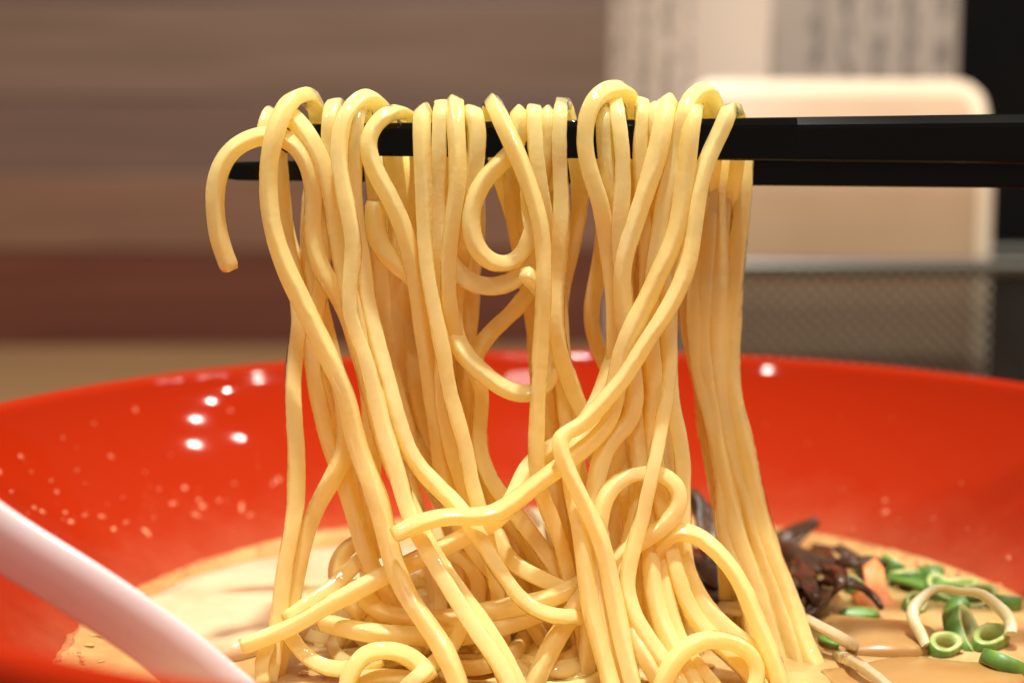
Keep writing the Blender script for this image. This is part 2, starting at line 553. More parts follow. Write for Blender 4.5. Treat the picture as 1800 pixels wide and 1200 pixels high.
# foam and fat that dried along the edge
vs, fs = [], []
seg = 360
for k in range(seg):
    a = 2 * PI * k / seg
    w = 0.0005 + 0.0014 * max(0, noise.noise(Vector((math.cos(a) * 9, math.sin(a) * 9, 1)))) + 0.0008 * noise.noise(Vector((math.cos(a) * 40, math.sin(a) * 40, 5)))
    up = 0.0005 + 0.0006 * noise.noise(Vector((math.cos(a) * 26, math.sin(a) * 26, 9))) + 0.0003 * noise.noise(Vector((math.cos(a) * 57, math.sin(a) * 57, 2)))
    up = max(up, 0.0003)
    for rr, z in ((R_SOUP - w, 0.0001), (R_SOUP - w * 0.45, 0.0005), (R_SOUP + 0.0001, 0.0007), (R_SOUP + up * 1.04 - 0.00012, up)):
        vs.append((rr * math.cos(a), rr * math.sin(a), z))
for k in range(seg):
    for j in range(3):
        a0 = k * 4 + j; b0 = ((k + 1) % seg) * 4 + j
        fs.append((a0, b0, b0 + 1, a0 + 1))
mesh_obj('foam_edge', vs, fs, M_FOAM, broth)
bub = bmesh.new()
for _ in range(140):
    a = random.uniform(0, PI * 1.1) if random.random() < 0.8 else random.uniform(2.4, 3.9)
    rr = R_SOUP - abs(random.gauss(0, 0.0028))
    s = random.uniform(0.00012, 0.0004)
    blob(bub, Vector((rr * math.cos(a), rr * math.sin(a), 0.0006)), Vector((0, 0, 1)), s, s, s * 0.8, 0, 7)
o = bm_obj('foam_bubbles', bub, M_FOAM, broth)
o['kind'] = 'stuff'

# round drops of fat floating on the broth
drops = bmesh.new()
for _ in range(190):
    a = random.uniform(0, 2 * PI)
    rr = R_SOUP * math.sqrt(random.random()) * 0.97
    s = min(0.0019, 0.00035 * math.exp(abs(random.gauss(0, 0.75))))
    blob(drops, Vector((rr * math.cos(a), rr * math.sin(a), 0.00025)), Vector((0, 0, 1)), s, s * random.uniform(0.85, 1.1), s * 0.16, 0, 14)
m, nt, b = mat('fat_drop'); M_DROP = m
setp(b, color=(0.70, 0.44, 0.15), rough=0.03, sss=0.3, sssr=(1, 0.6, 0.3), ssss=0.001, coat=0.5, coatr=0.02)
bump(nt, b, noise_tex(nt, 200, 2).outputs[0], 0.03, 0.0005)
o = bm_obj('fat_drops', drops, M_DROP, broth)
o['kind'] = 'stuff'

# ------------------------------------------------------------------ chopsticks
def chopstick(name, a, b_, ha, hb, rot=0.0, wet=0.3):
    """tapered square stick with chamfered edges from tip a to handle end b_"""
    ax = (b_ - a).normalized()
    side = ax.cross(Vector((0, 0, 1))).normalized()
    up = side.cross(ax).normalized()
    L = (b_ - a).length
    secs = [(-0.001, 0.55), (0.0, 0.85), (0.0012, 0.98), (0.003, 1.0)]
    n_ = 60
    ts = [(t_, s) for t_, s in secs] + [(0.003 + (L - 0.006) * i / n_, 1.0) for i in range(1, n_ + 1)] + [(L - 0.001, 0.96), (L, 0.8)]
    shape = []
    c = 0.40
    for sx, sy in ((1, 1), (-1, 1), (-1, -1), (1, -1)):
        cc = c if sy > 0 else 0.10
        pr = [(sx, sy * (1 - cc)), (sx * (1 - cc), sy)]
        if sx * sy < 0:
            pr.reverse()
        shape += pr
    # soften each corner of the octagon
    ring = []
    for i, p in enumerate(shape):
        q = shape[(i + 1) % 8]
        for f_ in (0.10, 0.90):
            ring.append((p[0] + (q[0] - p[0]) * f_, p[1] + (q[1] - p[1]) * f_))
    vs, fs = [], []
    cr, sr = math.cos(rot), math.sin(rot)
    for t_, s in ts:
        h = (ha + (hb - ha) * max(0, min(1, t_ / L))) * s
        for u, v in ring:
            u2, v2 = u * cr - v * sr, u * sr + v * cr
            vs.append(a + ax * t_ + side * (u2 * h) + up * (v2 * h))
    m_ = len(ring)
    for i in range(len(ts) - 1):
        for k in range(m_):
            fs.append((i * m_ + k, i * m_ + (k + 1) % m_, (i + 1) * m_ + (k + 1) % m_, (i + 1) * m_ + k))
    fs.append(tuple(reversed(range(m_))))
    fs.append(tuple((len(ts) - 1) * m_ + k for k in range(m_)))
    o = mesh_obj(name, vs, fs, M_BLACK, smooth=False)
    o.data.materials.append(M_WET)
    nwet = int(len(ts) * wet)
    for p in o.data.polygons:
        if p.index < nwet * m_:
            p.material_index = 1
    return o

C1A, C1B = P(505, 246, -6), P(3300, 243, -9)
C2A, C2B = P(405, 301, 6), P(3300, 285, 8)
tag(chopstick('chopstick', C1A, C1B, 0.0020, 0.0046, 0.0, 0.34), 'front black chopstick with a wet stretch, nearest the camera', 'chopstick', 'pair of chopsticks')
tag(chopstick('chopstick', C2A, C2B, 0.0013, 0.0048, 0.0, 0.30), 'rear black chopstick, its bare tip showing left of the noodles', 'chopstick', 'pair of chopsticks')
def c1(x):
    """centre height and half size of the front stick at x"""
    t_ = (x - C1A.x) / (C1B.x - C1A.x)
    return C1A.z + (C1B.z - C1A.z) * t_, C1A.y + (C1B.y - C1A.y) * t_, 0.0020 + 0.0026 * t_
def c2(x):
    t_ = (x - C2A.x) / (C2B.x - C2A.x)
    return C2A.z + (C2B.z - C2A.z) * t_, C2A.y + (C2B.y - C2A.y) * t_, 0.0013 + 0.0035 * t_

# ------------------------------------------------------------------ noodles: every strand is one object; (label, group, radius mm, path)
# a path point is (photo x, photo y, millimetres behind the bowl centre)
STRANDS = []
FREE = ('loose cut end', 'stub with', 'torn end', 'upturned end', 'free end', 'slung below')
def S(label, pts, r=1.12, group=None, pale=False):
    pts = [P(*p) for p in pts]
    if group and group.startswith(('noodles lifted', 'noodles over')):
        def dive(a, b_):
            """carry an end on, down into the broth"""
            out, p, d = [], b_.copy(), (b_ - a).normalized()
            while p.z > 0.0440 and len(out) < 14:
                d = (d + Vector((0, -0.03, -0.30))).normalized()
                p = p + d * 0.006
                out.append(p.copy())
            return out
        pts = pts + dive(pts[-2], pts[-1])
        if not any(w in label for w in FREE):
            pts = list(reversed(dive(pts[1], pts[0]))) + pts
    STRANDS.append(dict(label=label, group=group, r=r * 0.00101 * random.uniform(0.95, 1.06), pts=pts, pale=pale))
G_LIFT = 'noodles lifted over the chopsticks'
G_PILE = 'noodles lying in the pile on the broth'
G_REAR = 'noodles over the rear chopstick'

S('noodle whose loose cut end hangs alone left of all the others',
  [(403,485,-11),(388,425,-11),(377,365,-11),(377,318,-11),(388,282,-11),(411,256,-10.5),(440,243,-10),(470,238,-9.6),(498,240,-9.8),(522,257,-10.5),(540,288,-10.5),(551,330,-10.2),(550,375,-9.8),(548,410,-9.6),(558,460,-9.6),(576,494,-9.6),(596,522,-9.2),(612,552,-8.7),(625,600,-8),(640,660,-7),(650,720,-6),(655,790,-6),(645,850,-6),(638,900,-6.5),(645,960,-8)], 1.18, G_LIFT)
S('noodle arching highest at the left end and running down the left edge in front',
  [(815,1215,-23),(792,1160,-21.5),(768,1120,-20.3),(744,1085,-19.4),(720,1051,-18.4),(701,1013,-17.2),(691,973,-16.4),(680,933,-15.6),(667,888,-14.8),(647,840,-14),(630,790,-13.4),(618,745,-13.2),(606,690,-13),(588,652,-12.9),(575,630,-12.8),(552,585,-12.7),(533,543,-12.6),(512,497,-12.5),(494,450,-12.5),(482,403,-12.4),(478,350,-12.2),(475,295,-12),(482,240,-11.8),(495,200,-11),(510,172,-9.2),(530,165,-7),(550,178,-4),(562,210,-2),(562,260,-1.3),(552,330,-1.5),(545,400,-2),(548,470,-3),(562,530,-4),(578,590,-5),(590,640,-6),(600,700,-6.5),(607,760,-7),(598,805,-8),(578,845,-8.5),(556,885,-9),(540,925,-10),(528,985,-11),(518,1040,-12),(505,1090,-13),(495,1140,-14)], 1.2, G_LIFT)
S('noodle stub with a squared cut end on top of the chopstick tip',
  [(468,242,-9.2),(467,212,-9.0),(472,197,-6.6),(482,203,-3),(486,250,-1.4),(490,320,-1),(505,400,-1.5),(520,470,-2.5),(535,540,-3.5),(545,600,-4),(560,660,-4),(585,720,-4)], 1.12, G_LIFT)
S('noodle bending behind the leftmost arch and falling along the left edge to the broth',
  [(918,1212,-22.5),(885,1145,-20.8),(850,1095,-19.3),(818,1050,-18),(785,1005,-17),(752,950,-15.6),(722,890,-14.5),(700,850,-13.5),(678,790,-12.5),(660,720,-11.5),(640,640,-10.5),(618,560,-9.5),(603,480,-9.2),(590,420,-9.5),(580,345,-10),(566,280,-10.3),(548,245,-10.3),(528,222,-10),(510,203,-8.8),(500,190,-6),(494,205,-2.8),(492,260,-1.3),(495,320,-1.3),(500,380,-1.5),(508,440,-3),(518,500,-4.5),(524,555,-6),(519,600,-7),(516,660,-8),(516,713,-9),(519,783,-10),(520,830,-10.5),(517,890,-11),(507,947,-12),(499,1000,-12.5),(493,1053,-13),(486,1100,-14),(480,1150,-15)], 1.15, G_LIFT)
S('noodle with a small hump between the two left arches, thin fork below left',
  [(690,1050,-10),(659,1005,-10),(645,981,-9.5),(629,933,-9),(612,870,-8.5),(596,822,-8),(576,770,-7.5),(560,705,-7),(550,650,-6.5),(553,590,-6),(560,530,-7),(566,460,-8),(570,390,-9),(573,320,-9.3),(573,250,-9.6),(577,197,-9.2),(587,178,-6),(597,197,-2.5),(605,250,-1.3),(615,330,-1),(630,420,0),(645,520,1),(660,620,1),(675,720,1),(700,820,0),(730,900,-2),(760,970,-3),(780,1050,-4),(770,1120,-6)], 1.1, G_LIFT)
S('wavy front noodle from the second arch on the left down to the bottom edge',
  [(900,1215,-23.5),(864,1141,-21.6),(832,1093,-20.2),(800,1045,-18.8),(768,1000,-17.6),(744,957,-16.4),(712,888,-15.1),(699,830,-14.4),(683,783,-13.8),(671,737,-13.3),(659,690,-12.9),(645,643,-12.6),(627,590,-12.4),(615,548,-12.3),(613,511,-12.3),(617,473,-12.3),(620,434,-12.3),(614,392,-12.2),(606,353,-12.1),(597,307,-11.9),(593,260,-11.4),(600,215,-10.8),(620,182,-9.5),(643,171,-7),(668,183,-4),(682,212,-2),(690,260,-1.3),(698,330,-.5),(700,420,0),(690,520,1),(700,620,1),(715,700,1),(735,780,0),(760,850,-1),(800,910,-2),(840,960,-3)], 1.2, G_LIFT)
S('noodle sloping right off a low arch beside the bare chopstick stretch on the left',
  [(900,1040,-10),(850,985,-9),(805,915,-8),(782,840,-7),(770,760,-7),(760,680,-7.5),(748,600,-8),(735,520,-8.8),(722,455,-9.5),(706,400,-10),(692,358,-10.4),(674,325,-10.6),(655,293,-10.8),(641,260,-10.8),(640,236,-10.5),(652,218,-10.2),(672,204,-9),(697,193,-6.5),(722,207,-3),(735,250,-1.3),(738,320,-.5),(728,400,0),(715,480,1),(705,560,1.5),(722,650,1),(740,720,0),(760,800,0),(775,880,-1),(800,960,-2)], 1.1, G_LIFT)
S('noodle with a torn end pointing up under the left of the chopstick',
  [(654,346,-9.4),(656,385,-9.2),(662,425,-8.9),(680,455,-8.6),(705,466,-8.3),(726,478,-8),(742,510,-6.5),(752,560,-5),(765,630,-4),(780,700,-3),(790,780,-3),(800,850,-4)], 1.2, G_LIFT)
S('noodle swinging right from the left arches into a U above the broth',
  [(1032,1083,-14.6),(1013,1086,-16),(976,1085,-16.8),(944,1077,-17.3),(915,1056,-17.3),(888,1021,-17),(861,981,-16.3),(835,935,-15.3),(815,905,-14.5),(800,888,-14),(778,870,-13.6),(755,849,-13.4),(727,814,-13),(708,772,-12.7),(697,737,-12.4),(688,700,-12),(672,650,-11),(655,600,-10),(645,550,-9),(640,500,-8.5),(636,450,-8.5),(628,400,-9),(624,340,-9.5),(624,280,-9.7),(622,230,-9.7),(626,200,-8.3),(632,190,-6),(640,205,-2.5),(648,260,-1.3),(655,340,-.5),(662,430,0),(668,520,1),(680,610,1),(700,690,1),(720,770,0),(745,840,0),(780,890,-1)], 1.15, G_LIFT)
S('straight noodle just right of the bare chopstick stretch on the left',
  [(862,960,-12),(848,905,-12.5),(837,877,-12.3),(825,830,-12),(816,783,-11.8),(804,737,-11.6),(790,690,-11.5),(781,640,-11.5),(769,590,-11.4),(760,543,-11.3),(750,485,-11.2),(746,438,-11.2),(744,388,-11),(742,307,-10.8),(741,248,-10.5),(742,207,-9.8),(746,187,-6),(750,205,-2.4),(752,260,-1.3),(755,340,0),(762,430,1),(775,520,1.5),(790,600,1.5),(800,680,1),(806,760,0),(812,840,-1),(830,910,-2),(870,960,-3)], 1.1, G_LIFT)
S('second straight noodle of the centre left cluster, partly hidden by its neighbours',
  [(835,930,-8),(815,850,-8),(795,770,-8.5),(780,690,-9),(778,600,-9.2),(775,520,-9.5),(770,440,-9.8),(770,380,-10),(768,307,-10.2),(770,255,-10.2),(773,210,-9.6),(777,180,-6),(779,205,-2.4),(782,260,-1.3),(790,340,0),(802,430,1),(812,520,1.5),(818,600,1.5),(822,680,1),(830,760,0),(842,830,0),(870,890,-1),(910,950,-2)], 1.1, G_LIFT)
S('noodle with the highest top in the centre left cluster, leaning left lower down',
  [(965,985,-10),(930,930,-9),(895,885,-8),(869,853,-7),(850,818,-6.5),(840,765,-6.2),(847,715,-6.4),(843,680,-6.8),(822,640,-7.6),(800,600,-8.4),(785,540,-9.4),(783,485,-10.4),(788,438,-11),(791,395,-11.3),(796,360,-11.5),(803,318,-11.6),(805,272,-11.5),(803,225,-11.2),(800,190,-9.8),(798,172,-6),(800,200,-2.4),(806,260,-1.3),(815,340,0),(825,420,.5),(830,500,1),(826,580,1.5),(820,640,1),(812,720,0),(800,800,-1),(790,870,-2),(810,940,-3)], 1.15, G_LIFT)
S('noodle dropping from the centre cluster and hooking in a U to an upturned end',
  [(915,472,-12.4),(931,488,-12.2),(953,511,-10.4),(970,542,-9.4),(979,590,-9.2),(978,640,-9.3),(966,678,-9.4),(943,692,-9.8),(918,697,-10.2),(892,691,-10.5),(869,676,-10.7),(841,653,-10.7),(819,631,-10.3),(801,605,-9),(797,560,-8),(804,490,-7.8),(812,420,-8.6),(819,360,-9.8),(828,310,-10.4),(836,270,-10.4),(838,235,-10.2),(834,205,-9.3),(830,192,-6),(828,210,-2.4),(832,270,-1.3),(838,340,0),(836,420,1),(828,500,2),(822,580,2),(824,660,1),(834,740,0),(850,820,-1),(880,890,-2)], 1.12, G_LIFT)
S('noodle curling into an open C shaped loop below the middle of the chopstick',
  [(1010,760,-4),(995,660,-3),(985,560,-1.5),(975,460,-.5),(970,360,-.5),(967,270,-1.3),(964,212,-2.4),(961,192,-6),(959,212,-9),(958,250,-9.4),(955,290,-9.3),(948,330,-9.1),(941,375,-9),(933,415,-9.3),(920,451,-9.9),(901,469,-10.5),(873,471,-11),(848,458,-11.4),(831,436,-11.6),(824,405,-11.6),(826,365,-11.5),(836,335,-11.2),(855,308,-10.9),(880,288,-10.5),(903,270,-10.2),(916,248,-9.9),(917,215,-9.6),(915,195,-6),(912,215,-2.4),(905,270,-1.3),(900,340,0),(907,400,.5),(916,460,1),(928,510,1),(938,570,1),(948,640,0),(962,720,-1)], 1.15, G_LIFT)
S('noodle slanting across the middle from a pointed top, then hanging straight in front',
  [(1000,1010,-12.5),(985,960,-11.5),(960,890,-11),(946,838,-12.4),(944,783,-12.5),(946,737,-12.5),(947,690,-12.5),(950,643,-12.5),(953,600,-12.5),(954,540,-12.5),(955,480,-12.6),(956,427,-12.7),(952,392,-12.8),(941,350,-12.8),(927,312,-12.6),(914,280,-12.2),(898,251,-11.6),(882,218,-10.8),(870,190,-9),(864,174,-6),(862,197,-2.5),(872,260,-1.3),(888,330,0),(905,385,.8),(922,440,1.5),(935,500,2),(945,570,2),(958,650,1),(975,740,0)], 1.12, G_LIFT)
S('straight noodle right of the slanting one, swinging back left as a pale diagonal',
  [(1010,800,-7),(995,740,-7),(988,680,-8),(976,620,-7.5),(968,560,-7.5),(968,500,-8),(970,440,-9),(965,390,-10),(955,335,-10.6),(947,283,-10.4),(943,237,-10.2),(941,207,-9.4),(941,190,-6),(943,212,-2.4),(955,280,-1.3),(975,350,-1),(978,400,-1.8),(965,445,-3),(945,485,-4.5),(925,515,-5),(908,541,-5),(888,561,-5),(862,583,-5),(842,605,-5),(830,640,-4.5),(826,690,-4),(830,760,-3),(845,830,-3),(875,890,-3),(920,940,-4)], 1.15, G_LIFT)
S('noodle with a sharp pointed top left of the tallest arch',
  [(1065,800,-8),(1040,755,-7.5),(1020,716,-7.5),(1004,680,-8),(990,640,-9),(981,600,-9.5),(978,550,-10),(981,500,-10.3),(987,450,-10.4),(989,400,-10.6),(988,353,-10.7),(982,307,-10.6),(980,260,-10.4),(981,207,-9.6),(988,176,-6),(1000,197,-2.5),(1010,250,-1.3),(1018,310,-.5),(1019,360,0),(1012,400,0),(1002,440,0),(990,490,0),(982,550,0),(982,620,0),(996,680,-1),(1020,740,-2),(1045,800,-3)], 1.12, G_LIFT)
S('orange noodle arc slung below the C shaped loop',
  [(772,420,-8.2),(784,460,-8.4),(806,487,-8.8),(836,505,-9.2),(869,510,-9.4),(901,503,-9.2),(924,486,-8.8),(940,455,-8.4),(948,410,-8.2),(952,360,-8.2),(954,315,-8.4)], 1.25, G_PILE)
S('tallest arch of noodle right of the middle of the chopstick',
  [(1105,880,-9),(1095,800,-8),(1085,720,-7),(1078,650,-7.5),(1076,600,-8),(1077,578,-8.5),(1079,532,-9),(1076,485,-9.6),(1072,438,-10),(1062,392,-10.6),(1052,342,-11),(1038,302,-11.2),(1029,260,-11.2),(1027,225,-11),(1031,188,-10.8),(1046,163,-10),(1072,152,-8),(1097,158,-5),(1113,180,-2.8),(1120,230,-1.3),(1118,320,-.5),(1110,420,0),(1102,520,0),(1095,620,0),(1100,700,-1),(1110,800,-3)], 1.16, G_LIFT)
S('thin noodle inside the tallest arch, its rear length bowing left over the dark gap',
  [(1168,1215,-21.8),(1140,1165,-20.5),(1118,1120,-19.2),(1100,1070,-17.5),(1092,1010,-15.8),(1105,950,-14),(1120,900,-12),(1118,820,-9.5),(1112,740,-8.5),(1105,660,-8.4),(1100,580,-8.5),(1098,500,-9),(1092,420,-9.8),(1082,360,-10),(1072,300,-10.2),(1066,240,-10),(1062,207,-9),(1060,194,-6),(1058,212,-2.4),(1057,280,-1.3),(1060,360,0),(1060,430,0),(1052,470,.5),(1043,510,1),(1037,550,1),(1040,585,1),(1050,613,1),(1063,641,.5),(1085,680,0),(1110,720,-1)], 1.1, G_LIFT)
S('noodle standing upright just right of the tallest arch opening',
  [(1228,1215,-21),(1195,1160,-19),(1165,1100,-17),(1150,1040,-15),(1145,970,-13),(1132,900,-11.3),(1120,800,-10.5),(1112,700,-10),(1106,600,-10),(1100,520,-10.2),(1092,450,-10.6),(1088,388,-11),(1090,330,-11.3),(1090,283,-11.3),(1087,225,-11),(1081,192,-9.8),(1078,178,-6),(1080,202,-2.4),(1085,280,-1.3),(1090,380,0),(1098,480,1),(1110,580,1),(1120,680,0),(1130,780,-1)], 1.12, G_LIFT)
S('second upright noodle right of the tallest arch',
  [(1262,1210,-20.5),(1225,1165,-19),(1192,1110,-17),(1174,1040,-15),(1162,960,-12.5),(1152,880,-10),(1145,780,-9.4),(1140,680,-9.2),(1135,580,-9.4),(1132,480,-9.8),(1130,400,-10),(1126,340,-10.4),(1125,283,-10.6),(1127,225,-10.6),(1127,197,-9.5),(1127,179,-6),(1130,203,-2.4),(1138,280,-1.3),(1145,380,0),(1148,480,0),(1150,600,0),(1155,700,-1),(1160,800,-3)], 1.12, G_LIFT)
S('glistening wet noodle running down the right side in front of the lower knot',
  [(1198,1212,-22.3),(1160,1150,-20.6),(1130,1105,-19),(1110,1065,-17.4),(1098,1024,-16),(1104,992,-15.5),(1119,939,-15.2),(1130,896,-15.1),(1137,865,-15),(1149,818,-14.4),(1159,772,-13.4),(1166,725,-12.2),(1173,678,-11),(1177,643,-10),(1176,600,-9.2),(1172,540,-8.6),(1166,480,-8.6),(1158,420,-9),(1152,350,-9.5),(1150,280,-9.8),(1150,225,-9.6),(1150,203,-8.8),(1150,192,-6),(1152,212,-2.4),(1160,280,-1.3),(1170,380,0),(1172,500,0),(1170,620,0),(1172,740,-1)], 1.15, G_LIFT)
S('noodle with a peaked top leaning left, curling to a small ring lower down',
  [(1036,960,-14),(1038,900,-13.6),(1042,850,-13.2),(1048,820,-12.8),(1058,790,-12.5),(1077,767,-12.3),(1100,757,-12),(1115,738,-11.6),(1119,700,-11.2),(1112,640,-10.8),(1102,580,-11),(1096,520,-11.2),(1095,470,-11.4),(1107,427,-11.9),(1122,380,-12.2),(1132,342,-12.3),(1143,307,-12.3),(1155,272,-12),(1162,232,-11.6),(1167,197,-10.2),(1172,175,-6.5),(1178,197,-2.6),(1182,260,-1.3),(1185,340,-1),(1183,420,-2),(1178,500,-3),(1176,570,-4.5),(1178,640,-6),(1180,700,-7.5),(1187,735,-8.3),(1193,775,-9),(1195,815,-9.5),(1196,850,-10),(1196,890,-10.5),(1205,990,-12),(1225,1050,-13.5),(1265,1095,-15),(1310,1125,-16),(1345,1160,-17)], 1.13, G_LIFT)
S('bulky arched noodle next to the right end of the row, hiding a rear length',
  [(1325,1190,-18.5),(1275,1140,-17),(1230,1100,-16),(1200,1040,-14.5),(1180,960,-12.5),(1160,890,-11.5),(1150,800,-11),(1152,700,-10.5),(1150,620,-10),(1146,540,-10),(1152,470,-10.6),(1166,380,-11),(1177,328,-11.2),(1189,272,-11.2),(1197,232,-11),(1200,200,-10.4),(1214,174,-9),(1236,157,-6.6),(1252,173,-3.8),(1258,212,-2.2),(1256,280,-1.0),(1250,340,1.5),(1244,420,5),(1240,540,6.5),(1244,640,6.5),(1258,720,6),(1272,800,5),(1290,880,3)], 1.2, G_LIFT)
S('noodle crossing the knot on a long diagonal to a free end at left',
  [(692,940,-19.2),(720,925,-19.3),(760,909,-19.2),(800,904,-18.8),(840,911,-18.2),(872,906,-17.6),(901,886,-17),(932,862,-16.4),(962,840,-15.4),(997,816,-14.4),(1027,790,-13.8),(1050,768,-13.5),(1068,745,-13.1),(1080,710,-12.7),(1085,670,-12.6),(1092,630,-12.8),(1105,590,-13),(1126,548,-13),(1145,508,-12.9),(1163,469,-12.8),(1184,427,-12.6),(1195,385,-12.3),(1203,310,-11.8),(1210,255,-11.3),(1214,215,-10.4),(1220,190,-8.4),(1226,186,-6),(1228,208,-2.4),(1230,280,-1.0),(1232,340,1.5),(1232,420,5),(1232,520,6.5),(1244,660,6.5),(1262,760,5.5),(1278,840,4)], 1.15, G_LIFT)
S('last noodle of the row at right, its top leaning away, ending in a knuckle bend',
  [(1115,1200,-21.8),(1096,1133,-20.5),(1083,1083,-19.5),(1072,1035,-18.8),(1067,995,-18.3),(1059,955,-18),(1045,920,-17.6),(1027,880,-17.4),(1006,846,-17.3),(991,818,-17.2),(980,788,-17),(974,766,-16.6),(981,754,-15.9),(996,759,-15.2),(1014,757,-14.9),(1034,737,-14.7),(1060,706,-14.6),(1090,674,-14.7),(1111,643,-14.6),(1135,600,-14.4),(1161,562,-14),(1184,525,-13.6),(1203,485,-13.2),(1217,438,-12.8),(1224,385,-12.3),(1228,330,-11.9),(1239,283,-11.5),(1255,246,-11),(1272,212,-10),(1289,192,-7),(1302,203,-3.4),(1300,245,-1.4),(1294,310,0),(1288,360,3),(1282,440,6),(1274,560,6.5),(1272,660,6.5),(1284,760,5.5),(1300,840,4)], 1.13, G_LIFT)
S('noodle lying on a low diagonal to a bent end over the broth at left',
  [(426,1134,-18.4),(442,1127,-18),(480,1115,-17.5),(520,1096,-17),(573,1064,-16),(627,1037,-15),(680,1008,-14.2),(720,989,-14),(773,965,-14),(813,945,-14.5),(853,927,-15.2),(885,905,-15),(905,880,-13.6),(914,850,-12),(926,822,-11),(945,800,-10),(975,785,-10),(1010,765,-10),(1040,735,-9.5),(1062,690,-8.6),(1080,640,-8),(1092,590,-7.5),(1100,530,-7)], 1.2, G_PILE)
S('noodle forming the rounded loop of the knot behind the glistening strand',
  [(1136,943,-14.2),(1166,930,-14),(1191,900,-14),(1204,872,-13.8),(1193,846,-13.4),(1170,831,-13.1),(1140,827,-13),(1112,831,-13.3),(1086,843,-14.1),(1070,858,-15),(1060,885,-15.6),(1054,920,-15.9),(1051,960,-16),(1053,1010,-16.4),(1062,1080,-17.8),(1077,1140,-19.3),(1092,1210,-21.5)], 1.2, G_LIFT)
S('noodle hanging under the knuckle bend straight to the bottom edge',
  [(1076,1250,-22.5),(1068,1195,-20.8),(1059,1152,-20),(1045,1107,-19),(1035,1053,-17.9),(1029,1000,-17),(1026,947,-16.2),(1018,900,-15.2),(1006,860,-14),(1000,830,-12.8),(1006,790,-11.2),(1030,760,-10),(1060,730,-9),(1085,690,-7.5),(1100,640,-7),(1112,590,-6.5),(1118,530,-6)], 1.18, G_PILE)
S('noodle springing right in an arch from the knot to the bottom edge',
  [(1388,1215,-20.5),(1374,1178,-19.3),(1349,1127,-18),(1327,1077,-17),(1302,1022,-16),(1269,979,-15),(1237,947,-14.3),(1207,927,-13.9),(1186,927,-13.6),(1166,942,-13),(1152,975,-12.5),(1148,1020,-12.5)], 1.12, G_PILE)
S('short noodle arch at the bottom right of the pile',
  [(1150,1245,-23),(1164,1195,-22),(1182,1157,-21.4),(1208,1133,-21),(1247,1122,-20.3),(1287,1128,-19.8),(1322,1149,-19.6),(1340,1176,-20),(1332,1212,-21),(1310,1250,-22)], 1.15, G_PILE)
S('noodle running level across the lower pile into the knot',
  [(632,1030,-11.5),(638,1054,-12.5),(668,1074,-13.2),(720,1089,-13.5),(770,1094,-13.8),(820,1085,-14),(861,1073,-14.4),(907,1064,-14.4),(949,1053,-14.3),(992,1040,-14),(1022,1024,-13.5),(1042,1000,-12.5)], 1.15, G_PILE)
S('noodle sagging across the lower pile beneath the level one',
  [(560,1075,-12),(600,1095,-14),(650,1110,-15.5),(710,1118,-16),(770,1122,-16),(827,1118,-15.8),(880,1105,-15),(930,1088,-14.5),(980,1070,-14)], 1.15, G_PILE)
S('short pale noodle piece behind the knot pointing at the level strand',
  [(868,930,-9),(884,970,-11),(905,996,-12),(923,1004,-12.6),(949,1016,-13),(981,1029,-13.1),(1012,1042,-13)], 1.1, G_PILE)
S('brownish noodle looping at the left back of the pile',
  [(700,932,-3),(664,940,-4.5),(627,949,-6),(600,966,-7),(586,995,-8),(590,1030,-9),(610,1060,-10),(640,1080,-11)], 1.15, G_PILE)
S('noodle curving under the left loop towards the broth',
  [(690,958,-6),(645,972,-7.5),(614,1000,-9),(590,1030,-10.5),(560,1050,-12),(525,1068,-13),(503,1090,-14)], 1.15, G_PILE)
S('brown noodle ring just behind the two front strands at the pile centre',
  [(772,966,-7),(800,970,-7),(825,985,-8),(842,1010,-9),(848,1040,-10),(840,1075,-11),(815,1100,-12)], 1.1, G_PILE)
S('noodle loop at the bottom edge left of centre',
  [(606,1218,-22.2),(616,1172,-21.5),(632,1149,-21),(656,1138,-20.5),(688,1140,-20.2),(720,1150,-20.2),(745,1167,-20.3),(758,1195,-20.6)], 1.12, G_PILE)
S('noodle rising right behind the loop at the bottom edge',
  [(708,1212,-21.5),(735,1188,-21),(757,1171,-20.3),(785,1150,-18.8),(808,1125,-17),(815,1095,-15)], 1.15, G_PILE)
S('noodle lying flat inside the loop at the bottom edge',
  [(600,1200,-18),(640,1192,-18.6),(700,1190,-19.2),(745,1198,-19.6)], 1.1, G_PILE)
S('noodle sagging at the lower left corner of the pile',
  [(503,1105,-14),(518,1135,-15.2),(540,1158,-16.4),(565,1174,-17.2),(600,1180,-17.6),(640,1172,-17.6),(670,1155,-17)], 1.15, G_PILE)
S('curled noodle at the far left of the pile above the spoon',
  [(476,1126,-16),(458,1148,-16.8),(453,1175,-17.6),(464,1205,-18.4)], 1.1, G_PILE)

# the bundle over the rear chopstick
S('outermost noodle of the blurred right bundle over the rear chopstick',
  [(1445,1190,-10.5),(1420,1150,-9),(1398,1095,-7),(1375,1030,-5),(1352,960,-3.5),(1335,890,-2),(1318,810,-1),(1302,740,0),(1288,680,1),(1285,600,2),(1289,500,2.3),(1296,420,2.4),(1304,340,2.4),(1307,300,2.4),(1307,270,3.6),(1305,262,6),(1302,275,9),(1296,330,9.8),(1288,450,10),(1276,600,10),(1279,720,8),(1300,820,6),(1320,920,3),(1345,1010,0)], 1.46, G_REAR)
S('second noodle from the right in the blurred bundle over the rear chopstick',
  [(1400,1140,-8),(1370,1060,-5.5),(1345,990,-4),(1322,920,-2.5),(1302,850,-1),(1285,780,0),(1270,700,1.2),(1262,620,2),(1264,520,2.3),(1269,420,2.4),(1276,340,2.4),(1278,300,2.4),(1278,270,3.6),(1277,262,6),(1275,275,9),(1270,340,9.8),(1262,460,10),(1252,600,10),(1256,720,8),(1270,820,6),(1295,920,3)], 1.46, G_REAR)
